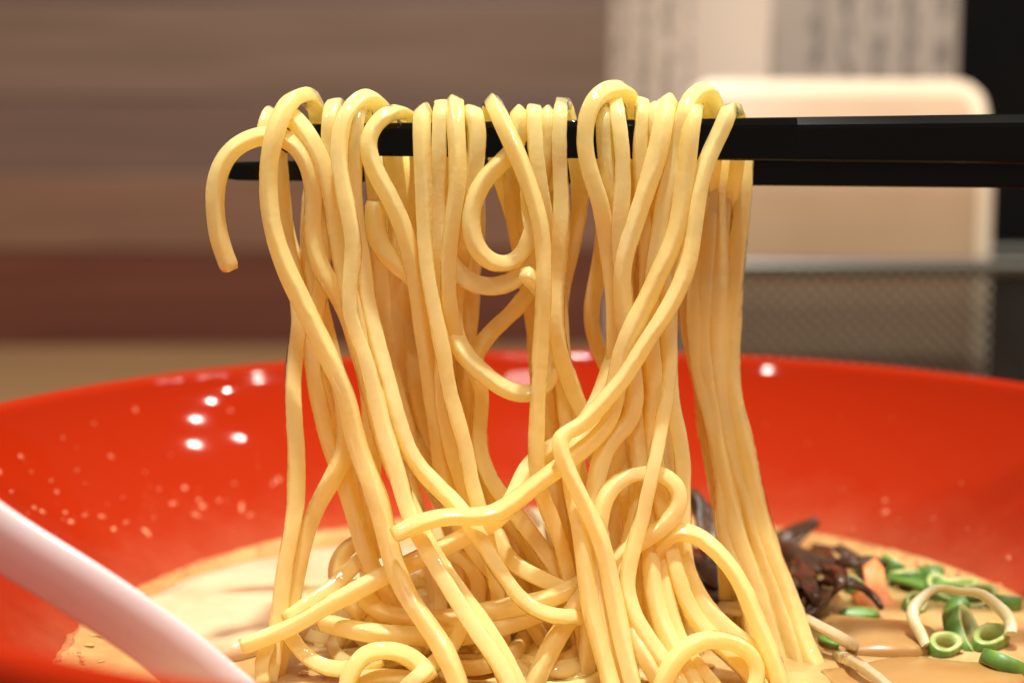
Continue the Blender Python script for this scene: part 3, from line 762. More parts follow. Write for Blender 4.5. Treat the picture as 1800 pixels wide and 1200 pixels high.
S('third noodle from the right in the blurred bundle over the rear chopstick',
  [(1352,1085,-6),(1325,1010,-4.5),(1300,945,-3),(1286,880,-1.5),(1270,820,-.5),(1258,750,.5),(1247,690,1.2),(1236,610,2),(1237,520,2.3),(1244,420,2.4),(1250,340,2.4),(1252,300,2.4),(1252,270,3.6),(1251,262,6),(1250,275,9),(1246,340,9.8),(1238,460,10),(1230,600,10),(1238,720,8),(1255,820,6)], 1.46, G_REAR)
S('innermost noodle of the blurred right bundle, beside the red gap',
  [(1302,1015,-4),(1275,940,-2.5),(1274,880,-1),(1266,815,0),(1254,760,.5),(1241,700,1.2),(1226,630,2),(1219,560,2.3),(1222,480,2.4),(1227,400,2.4),(1228,330,2.4),(1228,300,2.4),(1228,270,3.6),(1227,262,6),(1226,275,9),(1222,340,9.8),(1216,460,10),(1218,600,10),(1244,720,8),(1264,820,6)], 1.46, G_REAR)
for i, (x0, x1, x2, x3) in enumerate([(672, 664, 668, 745), (703, 690, 700, 790), (728, 722, 718, 800), (770, 792, 802, 850), (800, 810, 816, 875), (925, 938, 946, 975),
                                     (1085, 1092, 1100, 1120), (1112, 1118, 1125, 1150), (1140, 1145, 1150, 1170), (1175, 1172, 1168, 1180)]):
    S('shaded noodle over the rear chopstick, seen only through gaps between the front strands',
      [(x3, 930, -1), ((x2 + x3) / 2, 800, 1), (x2, 640, 2), (x1, 480, 2.6), (x0, 360, 2.5), (x0, 310, 2.4), (x0, 277, 3.4), (x0, 268, 6), (x0, 285, 8.6), (x0 + 3, 340, 9.2),
       (x1 + 6, 480, 9.5), (x2 + 8, 640, 9), ((x2 + x3) / 2, 800, 7), (x3, 930, 4)], 1.12, G_REAR + ', shaded')

# tangled rest of the pile, just above and in the broth
def pile_strand(k):
    cx, cy = random.gauss(-0.008, 0.016), random.uniform(-0.012, 0.024)
    L = random.uniform(0.045, 0.085)
    ang = random.uniform(0, 2 * PI)
    curv = random.choice([-1, 1]) * random.uniform(20, 75)
    pts = []
    x, y = cx, cy
    n_ = int(L / 0.004)
    ph = random.random() * 6
    lift = random.uniform(0.1, 1.0)
    for i in range(n_):
        dx, dy = (x + 0.009) / 0.031, (y - 0.008) / 0.022
        d2 = dx * dx + dy * dy
        hgt = 0.0085 * math.exp(-d2 * 1.2) * lift + 0.0012 * math.sin(i * 0.7 + ph)
        if d2 > 1.0:
            hgt -= 0.004 * (d2 - 1)
        pts.append(Vector((x, y, SOUP + hgt - 0.0004)))
        ang += (curv + 25 * math.sin(i * 0.5 + ph)) * 0.004
        if d2 > 0.9:
            back = math.atan2(-(y - 0.008), -(x + 0.009))
            da = (back - ang + PI) % (2 * PI) - PI
            ang += da * 0.35
        x += math.cos(ang) * 0.004
        y += math.sin(ang) * 0.004
    return pts
for k in range(62):
    STRANDS.append(dict(label='noodle tangled among others deep in the pile on the broth', group='tangled noodles in the pile', r=random.uniform(1.05, 1.2) * 0.001, pts=pile_strand(k), pale=False))

def catmull(pts, step):
    pts = [pts[0] * 2 - pts[1]] + list(pts) + [pts[-1] * 2 - pts[-2]]
    out = []
    for i in range(1, len(pts) - 2):
        p0, p1, p2, p3 = pts[i - 1:i + 3]
        n_ = max(2, int(math.ceil((p2 - p1).length / step)))
        d0, d1, d2 = [max((b_ - a_).length, 1e-6) ** 0.5 for a_, b_ in ((p0, p1), (p1, p2), (p2, p3))]
        m1 = (p1 - p0) / d0 - (p2 - p0) / (d0 + d1) + (p2 - p1) / d1
        m2 = (p2 - p1) / d1 - (p3 - p1) / (d1 + d2) + (p3 - p2) / d2
        m1 *= d1; m2 *= d1
        for s in range(n_):
            t_ = s / n_
            out.append((2 * t_**3 - 3 * t_**2 + 1) * p1 + (t_**3 - 2 * t_**2 + t_) * m1 + (-2 * t_**3 + 3 * t_**2) * p2 + (t_**3 - t_**2) * m2)
    out.append(pts[-2])
    return np.array([tuple(p) for p in out])

def resample(a, step):
    d = np.concatenate([[0], np.cumsum(np.linalg.norm(np.diff(a, axis=0), axis=1))])
    n_ = max(8, int(d[-1] / step))
    t_ = np.linspace(0, d[-1], n_)
    return np.stack([np.interp(t_, d, a[:, k]) for k in range(3)], 1)

def smooth(a, sig):
    w = int(3 * sig) + 1
    k = np.exp(-0.5 * (np.arange(-w, w + 1) / sig) ** 2); k /= k.sum()
    pad = np.concatenate([2 * a[0] - a[w:0:-1], a, 2 * a[-1] - a[-2:-w - 2:-1]])
    return np.stack([np.convolve(pad[:, i], k, 'valid') for i in range(a.shape[1])], 1)

STEP = 0.0007
for s in STRANDS:
    c_ = resample(catmull(s['pts'], STEP), STEP)
    w_ = smooth(rng.normal(0, 1, (len(c_) + 0, 3)), 5.0) if len(c_) > 30 else np.zeros_like(c_)
    s['c'] = smooth(c_, 2.0) + w_ * 0.0006
ids = np.concatenate([np.full(len(s['c']), i) for i, s in enumerate(STRANDS)])
idx = np.concatenate([np.arange(len(s['c'])) for s in STRANDS])
rad = np.concatenate([np.full(len(s['c']), s['r']) for s in STRANDS])
pos = np.concatenate([s['c'] for s in STRANDS])
camv = np.array(CAM)
rear = np.concatenate([np.full(len(s['c']), s['group'] == G_REAR) for s in STRANDS])
starts = np.cumsum([0] + [len(s['c']) for s in STRANDS])

def settle(iters):
    """strands that touch give way to each other towards or away from the viewer, and rest on the sticks"""
    global pos
    for it in range(iters):
        kd = kdtree.KDTree(len(pos))
        for i in range(len(pos)):
            kd.insert(pos[i], i)
        kd.balance()
        dy = np.zeros(len(pos)); cnt = np.zeros(len(pos))
        for i in range(0, len(pos)):
            pi = pos[i]
            for co, j, dist in kd.find_range(pi, 0.0026):
                if j <= i or (ids[j] == ids[i] and abs(idx[j] - idx[i]) < 9):
                    continue
                if rear[i] or rear[j]:
                    continue
                tgt = (rad[i] + rad[j]) * 0.82
                if dist >= tgt:
                    continue
                lat2 = (co[0] - pi[0]) ** 2 + (co[2] - pi[2]) ** 2
                need = math.sqrt(max(tgt * tgt - lat2, 0))
                g = co[1] - pi[1]
                push = (need - abs(g)) * 0.5
                sg = 1 if g >= 0 else -1
                dy[i] -= sg * push; dy[j] += sg * push
                cnt[i] += 1; cnt[j] += 1
        dy /= np.maximum(cnt, 1)
        for k in range(len(STRANDS)):
            a, b_ = starts[k], starts[k + 1]
            if b_ - a > 20:
                dy[a:b_] = smooth(dy[a:b_, None], 3.0)[:, 0]
        dy = np.clip(dy * 0.8, -0.0009, 0.0009)
        t_ = (pos[:, 1] + dy - camv[1]) / (pos[:, 1] - camv[1])
        pos = camv + (pos - camv) * t_[:, None]
        for stick, xa in ((c1, C1A.x), (c2, C2A.x)):
            for i in np.nonzero((pos[:, 0] > xa - 0.001) & (pos[:, 2] > C2A.z - 0.012))[0]:
                zc, yc, h = stick(pos[i, 0])
                e = h + rad[i] * 0.9
                uz, uy = pos[i, 2] - zc, pos[i, 1] - yc
                if abs(uz) < e and abs(uy) < e:
                    if uz > h * 0.75 and abs(uy) < h:
                        pos[i, 2] = zc + e
                    else:
                        pos[i, 1] = yc + (e if uy > 0 else -e)
        for k in range(len(STRANDS)):
            a, b_ = starts[k], starts[k + 1]
            pos[a:b_] = smooth(pos[a:b_], 0.8)
settle(7)

def noodle_mesh(name, c, r, mat_, seed):
    rs = np.random.default_rng(seed)
    n_ = len(c)
    tan = np.gradient(c, axis=0); tan /= np.linalg.norm(tan, axis=1)[:, None]
    u = np.zeros_like(c)
    v0 = np.cross(tan[0], [0.3, 0.9, 0.2]); u[0] = v0 / np.linalg.norm(v0)
    for i in range(1, n_):
        w = u[i - 1] - tan[i] * np.dot(u[i - 1], tan[i])
        u[i] = w / np.linalg.norm(w)
    v = np.cross(tan, u)
    m_ = 16
    q = np.arange(m_) * 2 * PI / m_
    ex = 2 / 4.6                                    # rounded square section, as machine-cut noodles have
    cx = np.sign(np.cos(q)) * np.abs(np.cos(q)) ** ex * 0.95
    cy = np.sign(np.sin(q)) * np.abs(np.sin(q)) ** ex * 0.86
    tw = rs.uniform(0, PI) + np.cumsum(rs.normal(0, 0.05, n_))
    k_ = np.arange(n_)
    rr = r * (0.97 + 0.055 * np.sin(k_ * 0.055 + rs.uniform(0, 6)) + 0.035 * np.sin(k_ * 0.16 + rs.uniform(0, 6)) + 0.018 * np.sin(k_ * 0.43 + rs.uniform(0, 6)))
    rr[0] *= 0.86; rr[-1] *= 0.86
    ct, st = np.cos(tw), np.sin(tw)
    a = cx[None] * ct[:, None] - cy[None] * st[:, None]
    b_ = cx[None] * st[:, None] + cy[None] * ct[:, None]
    V = c[:, None] + (u[:, None] * a[..., None] + v[:, None] * b_[..., None]) * rr[:, None, None]
    V = V.reshape(-1, 3)
    I = np.arange(n_ - 1)[:, None] * m_; K = np.arange(m_)[None]; K2 = (K + 1) % m_
    Fq = np.stack([I + K, I + K2, I + m_ + K2, I + m_ + K], -1).reshape(-1, 4).tolist()
    Fq.append(list(reversed(range(m_)))); Fq.append([(n_ - 1) * m_ + k for k in range(m_)])
    return mesh_obj(name, V, Fq, mat_)

for i, s in enumerate(STRANDS):
    c = pos[starts[i]:starts[i + 1]]
    o = noodle_mesh('noodle', c, s['r'], M_PALE if s['pale'] else M_NOODLE, 100 + i)
    tag(o, s['label'], 'noodle', s['group'])


# ------------------------------------------------------------------ spoon
def spoon():
    root = tag(empty('soup_spoon', tuple(onz(440, 1200, SOUP))), 'white plastic soup spoon resting in the bowl at lower left', 'spoon')
    # centre line of the handle from its end beyond the rim to the neck, then the scoop under the broth
    line = [P(-330, 705, -52), P(-160, 815, -49), P(0, 932, -46), P(120, 1004, -44), P(250, 1090, -41.5), P(360, 1174, -39), P(455, 1255, -37), P(560, 1320, -34)]
    c = catmull(line, 0.001)
    c = smooth(resample(c, 0.0015), 2.0)
    n_ = len(c)
    vs, fs = [], []
    inv = root.matrix_basis.inverted()
    m_ = 28
    for i in range(n_):
        tan = Vector(c[min(i + 1, n_ - 1)] - c[max(i - 1, 0)]).normalized()
        # the handle's flat upper face looks up and a little towards the viewer
        up = (Vector((0.25, 0.32, 1.0)) - tan * Vector((0.25, 0.32, 1.0)).dot(tan)).normalized()
        side = tan.cross(up).normalized()
        f_ = i / (n_ - 1)
        w = 0.0025 + 0.0003 * f_
        h = 0.0026
        end = min(1.0, (i + 0.4) / 5)
        for k in range(m_):
            q = 2 * PI * k / m_
            ex = 2 / 4.6
            a = math.copysign(abs(math.cos(q)) ** ex, math.cos(q)) * w * end
            b_ = math.copysign(abs(math.sin(q)) ** ex, math.sin(q)) * h * end
            if b_ < 0:
                a *= 1 - 0.85 * min(1, -b_ / h)
                b_ *= 1.5
            else:
                b_ -= 0.0007 * max(0, 1 - (a / (w * 0.8)) ** 2)      # shallow groove along the top
            vs.append(inv @ (Vector(c[i]) + side * a + up * b_))
    for i in range(n_ - 1):
        for k in range(m_):
            fs.append((i * m_ + k, i * m_ + (k + 1) % m_, (i + 1) * m_ + (k + 1) % m_, (i + 1) * m_ + k))
    fs.append(tuple(reversed(range(m_)))); fs.append(tuple((n_ - 1) * m_ + k for k in range(m_)))
    mesh_obj('handle', vs, fs, M_SPOON, root)
    # scoop: a shallow oval dish below the surface
    ctr = Vector(c[-1]) + Vector((0.018, 0.004, -0.0080))
    vs, fs = [], []
    R_, K_ = 10, 32
    for lay, dz in ((0, 0.0), (1, -0.0016)):
        for i in range(R_ + 1):
            rr = i / R_
            for k in range(K_):
                q = 2 * PI * k / K_
                vs.append(inv @ (ctr + Vector((0.024 * rr * math.cos(q), 0.016 * rr * math.sin(q), -0.009 * (1 - rr ** 2.4) + 0.004 + dz))))
    base = (R_ + 1) * K_
    for i in range(R_):
        for k in range(K_):
            k2 = (k + 1) % K_
            fs.append((i * K_ + k, (i + 1) * K_ + k, (i + 1) * K_ + k2, i * K_ + k2))
            fs.append((base + i * K_ + k, base + i * K_ + k2, base + (i + 1) * K_ + k2, base + (i + 1) * K_ + k))
    for k in range(K_):
        k2 = (k + 1) % K_
        fs.append((R_ * K_ + k, base + R_ * K_ + k, base + R_ * K_ + k2, R_ * K_ + k2))
    mesh_obj('scoop', vs, fs, M_SPOON, root)
spoon()

# ------------------------------------------------------------------ toppings in the broth
def slab(name, outline, z, thick, mat_, wob=0.0, dome=0.0):
    """flat slice with a rounded edge, outline given in photo pixels on the broth"""
    pts = [onz(px, py, z) for px, py in outline]
    pts = [Vector(p) for p in catmull(pts + [pts[0]], 0.002)[:-1]]
    ctr = sum(pts, Vector()) / len(pts)
    vs, fs = [], []
    lay = [(0.93, -thick), (1.0, -thick * 0.6), (1.0, -thick * 0.2), (0.96, 0), (0.8, dome * .4), (0.5, dome * .8), (0.2, dome)]
    n_ = len(pts)
    for f_, dz in lay:
        for p in pts:
            q = ctr + (p - ctr) * f_
            vs.append((q.x - ctr.x, q.y - ctr.y, dz + wob * noise.noise(Vector((q.x * 120, q.y * 120, z * 50)))))
    for i in range(len(lay) - 1):
        for k in range(n_):
            fs.append((i * n_ + k, i * n_ + (k + 1) % n_, (i + 1) * n_ + (k + 1) % n_, (i + 1) * n_ + k))
    fs.append(tuple((len(lay) - 1) * n_ + k for k in range(n_)))
    fs.append(tuple(reversed(range(n_))))
    o = mesh_obj(name, vs, fs, mat_)
    o.location = ctr
    return o
tag(slab('pork_slice', [(255, 1052), (330, 1012), (420, 988), (520, 968), (640, 958), (760, 952), (830, 975), (800, 1020), (700, 1060), (560, 1095), (470, 1120), (400, 1135), (320, 1105)], SOUP + 0.0022, 0.004, M_PORK, 0.0008, 0.0006),
    'pale cream slice floating in the broth between the spoon and the noodles', 'meat slice')
tag(slab('bamboo_shoot', [(1400, 1092), (1480, 1082), (1570, 1086), (1640, 1100), (1650, 1130), (1600, 1146), (1500, 1142), (1420, 1128)], SOUP + 0.0007, 0.003, M_MENMA, 0.0009, 0.0008),
    'broad tan slice lying flat in the broth right of the noodles', 'bamboo shoot')
tag(slab('bamboo_shoot', [(1440, 1172), (1560, 1160), (1700, 1160), (1790, 1172), (1800, 1200), (1650, 1215), (1480, 1205)], SOUP + 0.0006, 0.003, M_MENMA, 0.0009, 0.0008),
    'tan slice at the bottom edge below the broad one', 'bamboo shoot')

def ribbon(name, path, width, mat_, thick=0.0006, ruff=0.0, tip=True):
    c = smooth(resample(catmull(path, 0.001), 0.001), 1.5)
    n_ = len(c)
    vs, fs = [], []
    for i in range(n_):
        tan = Vector(c[min(i + 1, n_ - 1)] - c[max(i - 1, 0)]).normalized()
        up = Vector((0.2 * math.sin(i * 0.4), -0.45 + 0.4 * math.sin(i * 0.23 + c[0][0] * 900), 1)); up = (up - tan * up.dot(tan)).normalized()
        side = tan.cross(up)
        f_ = i / (n_ - 1)
        w = width * (0.25 + 0.75 * math.sin(PI * min(1, max(0, f_ * 0.9 + 0.06)))) if tip else width
        r1 = ruff * (0.7 * math.sin(i * 0.45 + 2 * c[0][1] * 1000) + 0.4 * math.sin(i * 0.83 + c[0][0] * 800))
        for a, b_ in ((-1, -1), (1, -1), (1, 1), (0.4, 1.4), (-0.4, 0.8), (-1, 1)):
            vs.append(Vector(c[i]) + side * (a * w) + up * (b_ * thick + (r1 if abs(a) > .9 else -r1)))
    m_ = 6
    for i in range(n_ - 1):
        for k in range(m_):
            fs.append((i * m_ + k, i * m_ + (k + 1) % m_, (i + 1) * m_ + (k + 1) % m_, (i + 1) * m_ + k))
    fs.append(tuple(reversed(range(m_)))); fs.append(tuple((n_ - 1) * m_ + k for k in range(m_)))
    return mesh_obj(name, vs, fs, mat_)

def SZ(px, py, dz):
    return onz(px, py, SOUP + dz)
EARS = [('dark wood ear strip with a pointed tip standing up against the red bowl', [SZ(1330, 985, .002), P(1370, 957, 44), P(1400, 940, 45), P(1434, 912, 46)], .0026),
        ('dark brown wood ear strip rising behind the noodles beside the right bundle', [P(1215, 862, 30), P(1235, 890, 28), P(1250, 930, 24), P(1262, 985, 20), SZ(1280, 1030, .002)], .0024),
        ('brown wood ear strip lying along the edge right of the bundle', [SZ(1360, 950, .003), SZ(1410, 975, .004), SZ(1450, 1000, .003), SZ(1490, 1015, .002)], .0018),
        ('wood ear strip seen inside the springing noodle arch', [SZ(1210, 960, .003), SZ(1240, 990, .006), SZ(1270, 1030, .005), SZ(1310, 1060, .003)], .0022),
        ('wood ear strip lowest behind the noodle arch', [SZ(1230, 1030, .003), SZ(1270, 1050, .005), SZ(1320, 1065, .004), SZ(1380, 1062, .003)], .0020),
        ('small wood ear scrap by the green onions along the back edge', [SZ(1470, 990, .002), SZ(1510, 988, .003), SZ(1560, 992, .002)], .0012),
        ('wood ear scrap behind the middle of the noodle pile', [SZ(985, 925, .004), SZ(1000, 945, .006), SZ(1015, 985, .004)], .0020)]
for lab, pth, w in EARS:
    tag(ribbon('wood_ear_strip', pth, w, M_EAR, 0.0003, 0.0006), lab, 'wood ear', 'wood ear strips at the back of the bowl')
for k in range(16):
    x, y = random.uniform(1355, 1440), random.uniform(945, 1032)
    if k > 11:
        x, y = random.uniform(1215, 1275), random.uniform(930, 1040)
    a0 = random.uniform(-0.5, 0.9)
    L = random.uniform(38, 62)
    h = random.uniform(.002, .0055)
    pth = [SZ(x + L * j * math.cos(a0 + .35 * j), y + L * .42 * j * math.sin(a0 + .35 * j), h + .0012 * math.sin(j * 2 + k) - (.002 if j in (0, 3) else 0)) for j in range(4)]
    tag(ribbon('wood_ear_strip', pth, random.uniform(.0009, .0017), M_EAR, 0.00028, 0.0004), 'thin brown wood ear strip in the clump behind the right noodle bundle', 'wood ear', 'wood ear clump beside the bundle')

def onion_ring(name, ctr, r, wid, th, tilt, mat_, rotz=0.0, squash=0.8, arc=1.0):
    vs, fs = [], []
    K_, m_ = 36, 8
    n_ = K_ if arc >= 1 else int(K_ * arc)
    for k in range(n_):
        q = 2 * PI * k / K_
        rr = r * (1 + 0.07 * math.sin(3 * q + r * 4e4) + 0.03 * math.sin(7 * q))
        thk = th * (0.8 + 0.3 * math.sin(2.3 * q + 1))
        for j in range(m_):
            a = 2 * PI * j / m_
            x = (rr + thk * math.cos(a)) * math.cos(q)
            y = (rr * squash + thk * math.cos(a)) * math.sin(q)
            vs.append(Vector((x, y, wid * math.sin(a))))
    end = n_ if arc >= 1 else n_ - 1
    for k in range(end):
        for j in range(m_):
            k2 = (k + 1) % n_
            fs.append((k * m_ + j, k2 * m_ + j, k2 * m_ + (j + 1) % m_, k * m_ + (j + 1) % m_))
    if arc < 1:
        fs.append(tuple(reversed(range(m_)))); fs.append(tuple((n_ - 1) * m_ + j for j in range(m_)))
    o = mesh_obj(name, vs, fs, mat_)
    o.location = ctr
    o.rotation_euler = (tilt[0], tilt[1], rotz)
    return o
def scallion(ctr, r_, hgt, wall, tilt, rotz, squash):
    """hollow slice of a green onion: green outside, pale inside and on the cut"""
    vs, fs = [], []
    K_ = 26
    prof = [(1.0, 0.0), (1.02, .5), (1.0, 1.0), (1.0 - wall * .5, 1.04), (1.0 - wall, 1.0), (1.0 - wall, 0.0), (1.0 - wall * .5, -.04)]
    ph = random.random() * 6
    for k in range(K_):
        q = 2 * PI * k / K_
        w = 1 + .07 * math.sin(2 * q + ph) + .05 * math.sin(3 * q + ph * 2)
        for f_, z in prof:
            vs.append((r_ * f_ * w * math.cos(q), r_ * f_ * w * squash * math.sin(q), hgt * (z - .5) * (1 + .12 * math.sin(q + ph))))
    m_ = len(prof)
    for k in range(K_):
        for j in range(m_):
            k2 = (k + 1) % K_
            fs.append((k * m_ + j, k2 * m_ + j, k2 * m_ + (j + 1) % m_, k * m_ + (j + 1) % m_))
    o = mesh_obj('scallion_ring', vs, fs, M_GREEN)
    o.data.materials.append(M_INNER)
    for p in o.data.polygons:
        p.material_index = 0 if (p.index % m_) in (0, 1) else 1
    o.location = ctr
    o.rotation_euler = (tilt[0], tilt[1], rotz)
    return o
SC = [((1525, 998), .0022, 'bright green scallion ring nearest the wood ear at the back edge'),
      ((1566, 996), .0026, 'green scallion ring against the bowl behind the orange piece'),
      ((1592, 1018), .0027, 'scallion ring touching the right side of the orange piece'),
      ((1634, 1014), .0025, 'scallion ring close under the bowl wall right of the orange piece'),
      ((1650, 1040), .0028, 'green scallion ring halfway along the right back edge'),
      ((1690, 1032), .0024, 'small scallion ring leaning on the bowl wall at right'),
      ((1718, 1052), .0027, 'yellow green scallion ring above the pale onion arc'),
      ((1765, 1058), .0026, 'last scallion ring at the right frame edge against the bowl'),
      ((1608, 1062), .0024, 'scallion ring between the orange piece and the pale onion arc'),
      ((1680, 1068), .0022, 'scallion ring just outside the top of the pale onion arc'),
      ((1500, 1030), .0018, 'small scallion ring left of the orange piece'),
      ((1765, 1168), .0034, 'dark green scallion slice in the bottom right corner'),
      ((1690, 1112), .0046, 'large green onion slice lying inside the pale onion arc'),
      ((1740, 1125), .0030, 'small green slice tucked under the right end of the pale arc'),
      ((1660, 1135), .0026, 'small green slice tucked under the left end of the pale arc')]
for (px, py), r_, lab in SC:
    tag(scallion(SZ(px, py, .0008), r_, random.uniform(.0016, .0030), random.uniform(.25, .40), (random.uniform(-.2, .9), random.uniform(-.5, .5)), random.uniform(0, 3), random.uniform(.55, .85)),
        lab, 'scallion', 'green scallion rings')
LEAF = [('green scallion leaf slanting behind the orange piece', [SZ(1560, 1015, 0.0009), SZ(1610, 1022, 0.0016), SZ(1680, 1040, 0.0014), SZ(1730, 1048, 0.0009)], .0016),
        ('thin green sliver on the broth left of the orange piece', [SZ(1475, 1078, 0.0005), SZ(1510, 1076, 0.0008), SZ(1545, 1080, 0.0005)], .0009),
        ('green sliver below the pale sprouts', [SZ(1440, 1120, 0.0009), SZ(1460, 1128, 0.0014), SZ(1475, 1135, 0.0009)], .0007)]
for lab, pth, w in LEAF:
    tag(ribbon('scallion_leaf', pth, w, M_GREEN, 0.0003, 0.00008), lab, 'scallion', 'scallion leaves in the broth')
tag(onion_ring('onion_ring', SZ(1692, 1105, .003), .0066, .0010, .00085, (0.85, 0.1), M_WHITE_ONION, 0.0, 0.95, 0.62), 'pale onion arc standing over the green leaf at right', 'onion')
# orange piece: an irregular flat chip standing in the broth
chip = [(-.0020, 0), (.0045, 0), (.0052, .0012), (.0042, .0030), (.0036, .0042), (.0040, .0075), (.0030, .0090), (.0012, .0080), (.0004, .0076), (.0002, .0045), (-.0028, .0032), (-.0024, .0015)]
base = SZ(1530, 1080, -0.0012)
vs, fs = [], []
n_ = len(chip)
for yy, f_ in ((-.0008, .92), (-.0005, 1.0), (.0005, 1.0), (.0008, .92)):
    for x, z in chip:
        vs.append((.0018 + (x - .0018) * f_, yy + z * 0.85, .0035 + (z - .0035) * f_))
for i in range(3):
    for k in range(n_):
        fs.append((i * n_ + k, i * n_ + (k + 1) % n_, (i + 1) * n_ + (k + 1) % n_, (i + 1) * n_ + k))
fs.append(tuple(range(n_))[::-1]); fs.append(tuple(3 * n_ + k for k in range(n_)))
o = mesh_obj('carrot_chip', vs, fs, M_CARROT)
o.location = base
o.scale = (.85, 1, .74)
tag(o, 'bright orange chip sticking up among the green onions at right', 'carrot')

# bean sprouts and loose bits
SPR = [('pale sprout lying right of the noodle bundle', [SZ(1405, 1082, .003), SZ(1440, 1100, .004), SZ(1480, 1122, .003), SZ(1500, 1135, .001)], .85),
       ('pale sprout below the broad tan slice', [SZ(1470, 1150, .000), SZ(1505, 1165, .0024), SZ(1535, 1185, .0026), SZ(1570, 1215, .001)], .8),
       ('pale stub end poking out right beside the bundle', [SZ(1388, 1064, .004), SZ(1402, 1070, .005), SZ(1404, 1092, .003)], 1.0),
       ('whitish sprout behind the springing noodle arch', [SZ(1265, 1068, .004), SZ(1300, 1070, .005), SZ(1345, 1082, .003)], 1.0),
       ('greyish sprout behind the knot at the pile back', [SZ(925, 900, .006), SZ(950, 912, .010), SZ(968, 945, .008), SZ(960, 990, .004)], 1.2),
       ('greyish sprout leaning right behind the knot', [SZ(985, 905, .008), SZ(960, 930, .009), SZ(935, 960, .008), SZ(905, 985, .004)], 1.2),
       ('second greyish sprout upright behind the knot', [SZ(915, 915, .006), SZ(925, 950, .008), SZ(940, 990, .004)], 1.1)]
for i, (lab, pth, r_) in enumerate(SPR):
    o = noodle_mesh('bean_sprout', smooth(resample(catmull(pth, .0007), .0007), 1.5), r_ * .001, M_PALE, 900 + i)
    tag(o, lab, 'sprout', 'pale sprouts in the broth')

# ------------------------------------------------------------------ behind the bowl: wire basket with cards, dark post
YB = 300.0
def tube_path(bm, pts, r, seg=10, closed=False):
    rows = []
    n_ = len(pts)
    for i, p in enumerate(pts):
        a = pts[(i - 1) % n_] if (closed or i > 0) else pts[0]
        b_ = pts[(i + 1) % n_] if (closed or i < n_ - 1) else pts[-1]
        tan = (b_ - a).normalized()
        u = tan.orthogonal().normalized() if abs(tan.z) > 0.9 else tan.cross(Vector((0, 0, 1))).normalized()
        v = tan.cross(u)
        rows.append([bm.verts.new(p + u * (r * math.cos(2 * PI * k / seg)) + v * (r * math.sin(2 * PI * k / seg))) for k in range(seg)])
    for i in range(n_ if closed else n_ - 1):
        r0, r1 = rows[i], rows[(i + 1) % n_]
        for k in range(seg):
            bm.faces.new((r0[k], r0[(k + 1) % seg], r1[(k + 1) % seg], r1[k]))
x0, x1 = P(1165, 470, YB).x, P(2250, 470, YB).x
zt = P(1500, 470, YB).z
basket = tag(empty('wire_basket', ((x0 + x1) / 2, 0.34, 0)), 'black wire mesh basket holding the menu cards behind the bowl', 'basket')
inv = Matrix.Translation(-Vector(basket.location))
bm = bmesh.new()
yb0, yb1 = 0.30, 0.385
loop = []
for cx_, cy_, a0 in ((x1 - .008, yb1 - .008, 0), (x0 + .008, yb1 - .008, PI / 2), (x0 + .008, yb0 + .008, PI), (x1 - .008, yb0 + .008, 1.5 * PI)):
    for j in range(6):
        a = a0 + j / 5 * PI / 2
        loop.append(inv @ Vector((cx_ + .008 * math.cos(a), cy_ + .008 * math.sin(a), zt)))
tube_path(bm, loop, 0.0030, 12, True)
bm_obj('rim_wire', bm, M_RIM, basket)
bm = bmesh.new()
loop2 = [p.copy() for p in loop]
for p in loop2:
    p.z = 0.003
tube_path(bm, loop2, 0.0022, 10, True)
bm_obj('base_wire', bm, M_WIRE, basket)
def mesh_panel(a, b_, name):
    """diagonal woven wire between base and rim from a to b_"""
    bm = bmesh.new()
    L = (b_ - a).length
    d = (b_ - a).normalized()
    pitch = 0.0046
    H = zt - 0.003
    for sgn in (1, -1):
        t_ = -H
        while t_ < L + H:
            lo, hi = (t_, t_ + H) if sgn > 0 else (t_ + H, t_)
            p, q = (lo, 0.0), (hi, H)
            # clip to the panel
            s0, s1 = 0.0, 1.0
            dx = q[0] - p[0]
            for bound, side in ((0, 1), (L, -1)):
                tt = (bound - p[0]) / dx
                if (dx > 0) == (side > 0):
                    s0 = max(s0, tt)
                else:
                    s1 = min(s1, tt)
            if s1 - s0 > 0.01:
                pa = a + d * (p[0] + dx * s0) + Vector((0, 0, .003 + H * s0))
                pb = a + d * (p[0] + dx * s1) + Vector((0, 0, .003 + H * s1))
                tube_path(bm, [inv @ (pa + Vector((0, 0.0003 * sgn, 0))), inv @ (pb + Vector((0, 0.0003 * sgn, 0)))], 0.00066, 4)
            t_ += pitch
    o = bm_obj(name, bm, M_WIRE, basket)
    o['kind'] = 'stuff'
mesh_panel(Vector((x0 + .004, yb0, 0)), Vector((x1 - .004, yb0, 0)), 'mesh_panel')
mesh_panel(Vector((x0 + .004, yb1, 0)), Vector((x1 - .004, yb1, 0)), 'mesh_panel')
mesh_panel(Vector((x0, yb0 + .004, 0)), Vector((x0, yb1 - .004, 0)), 'mesh_panel')

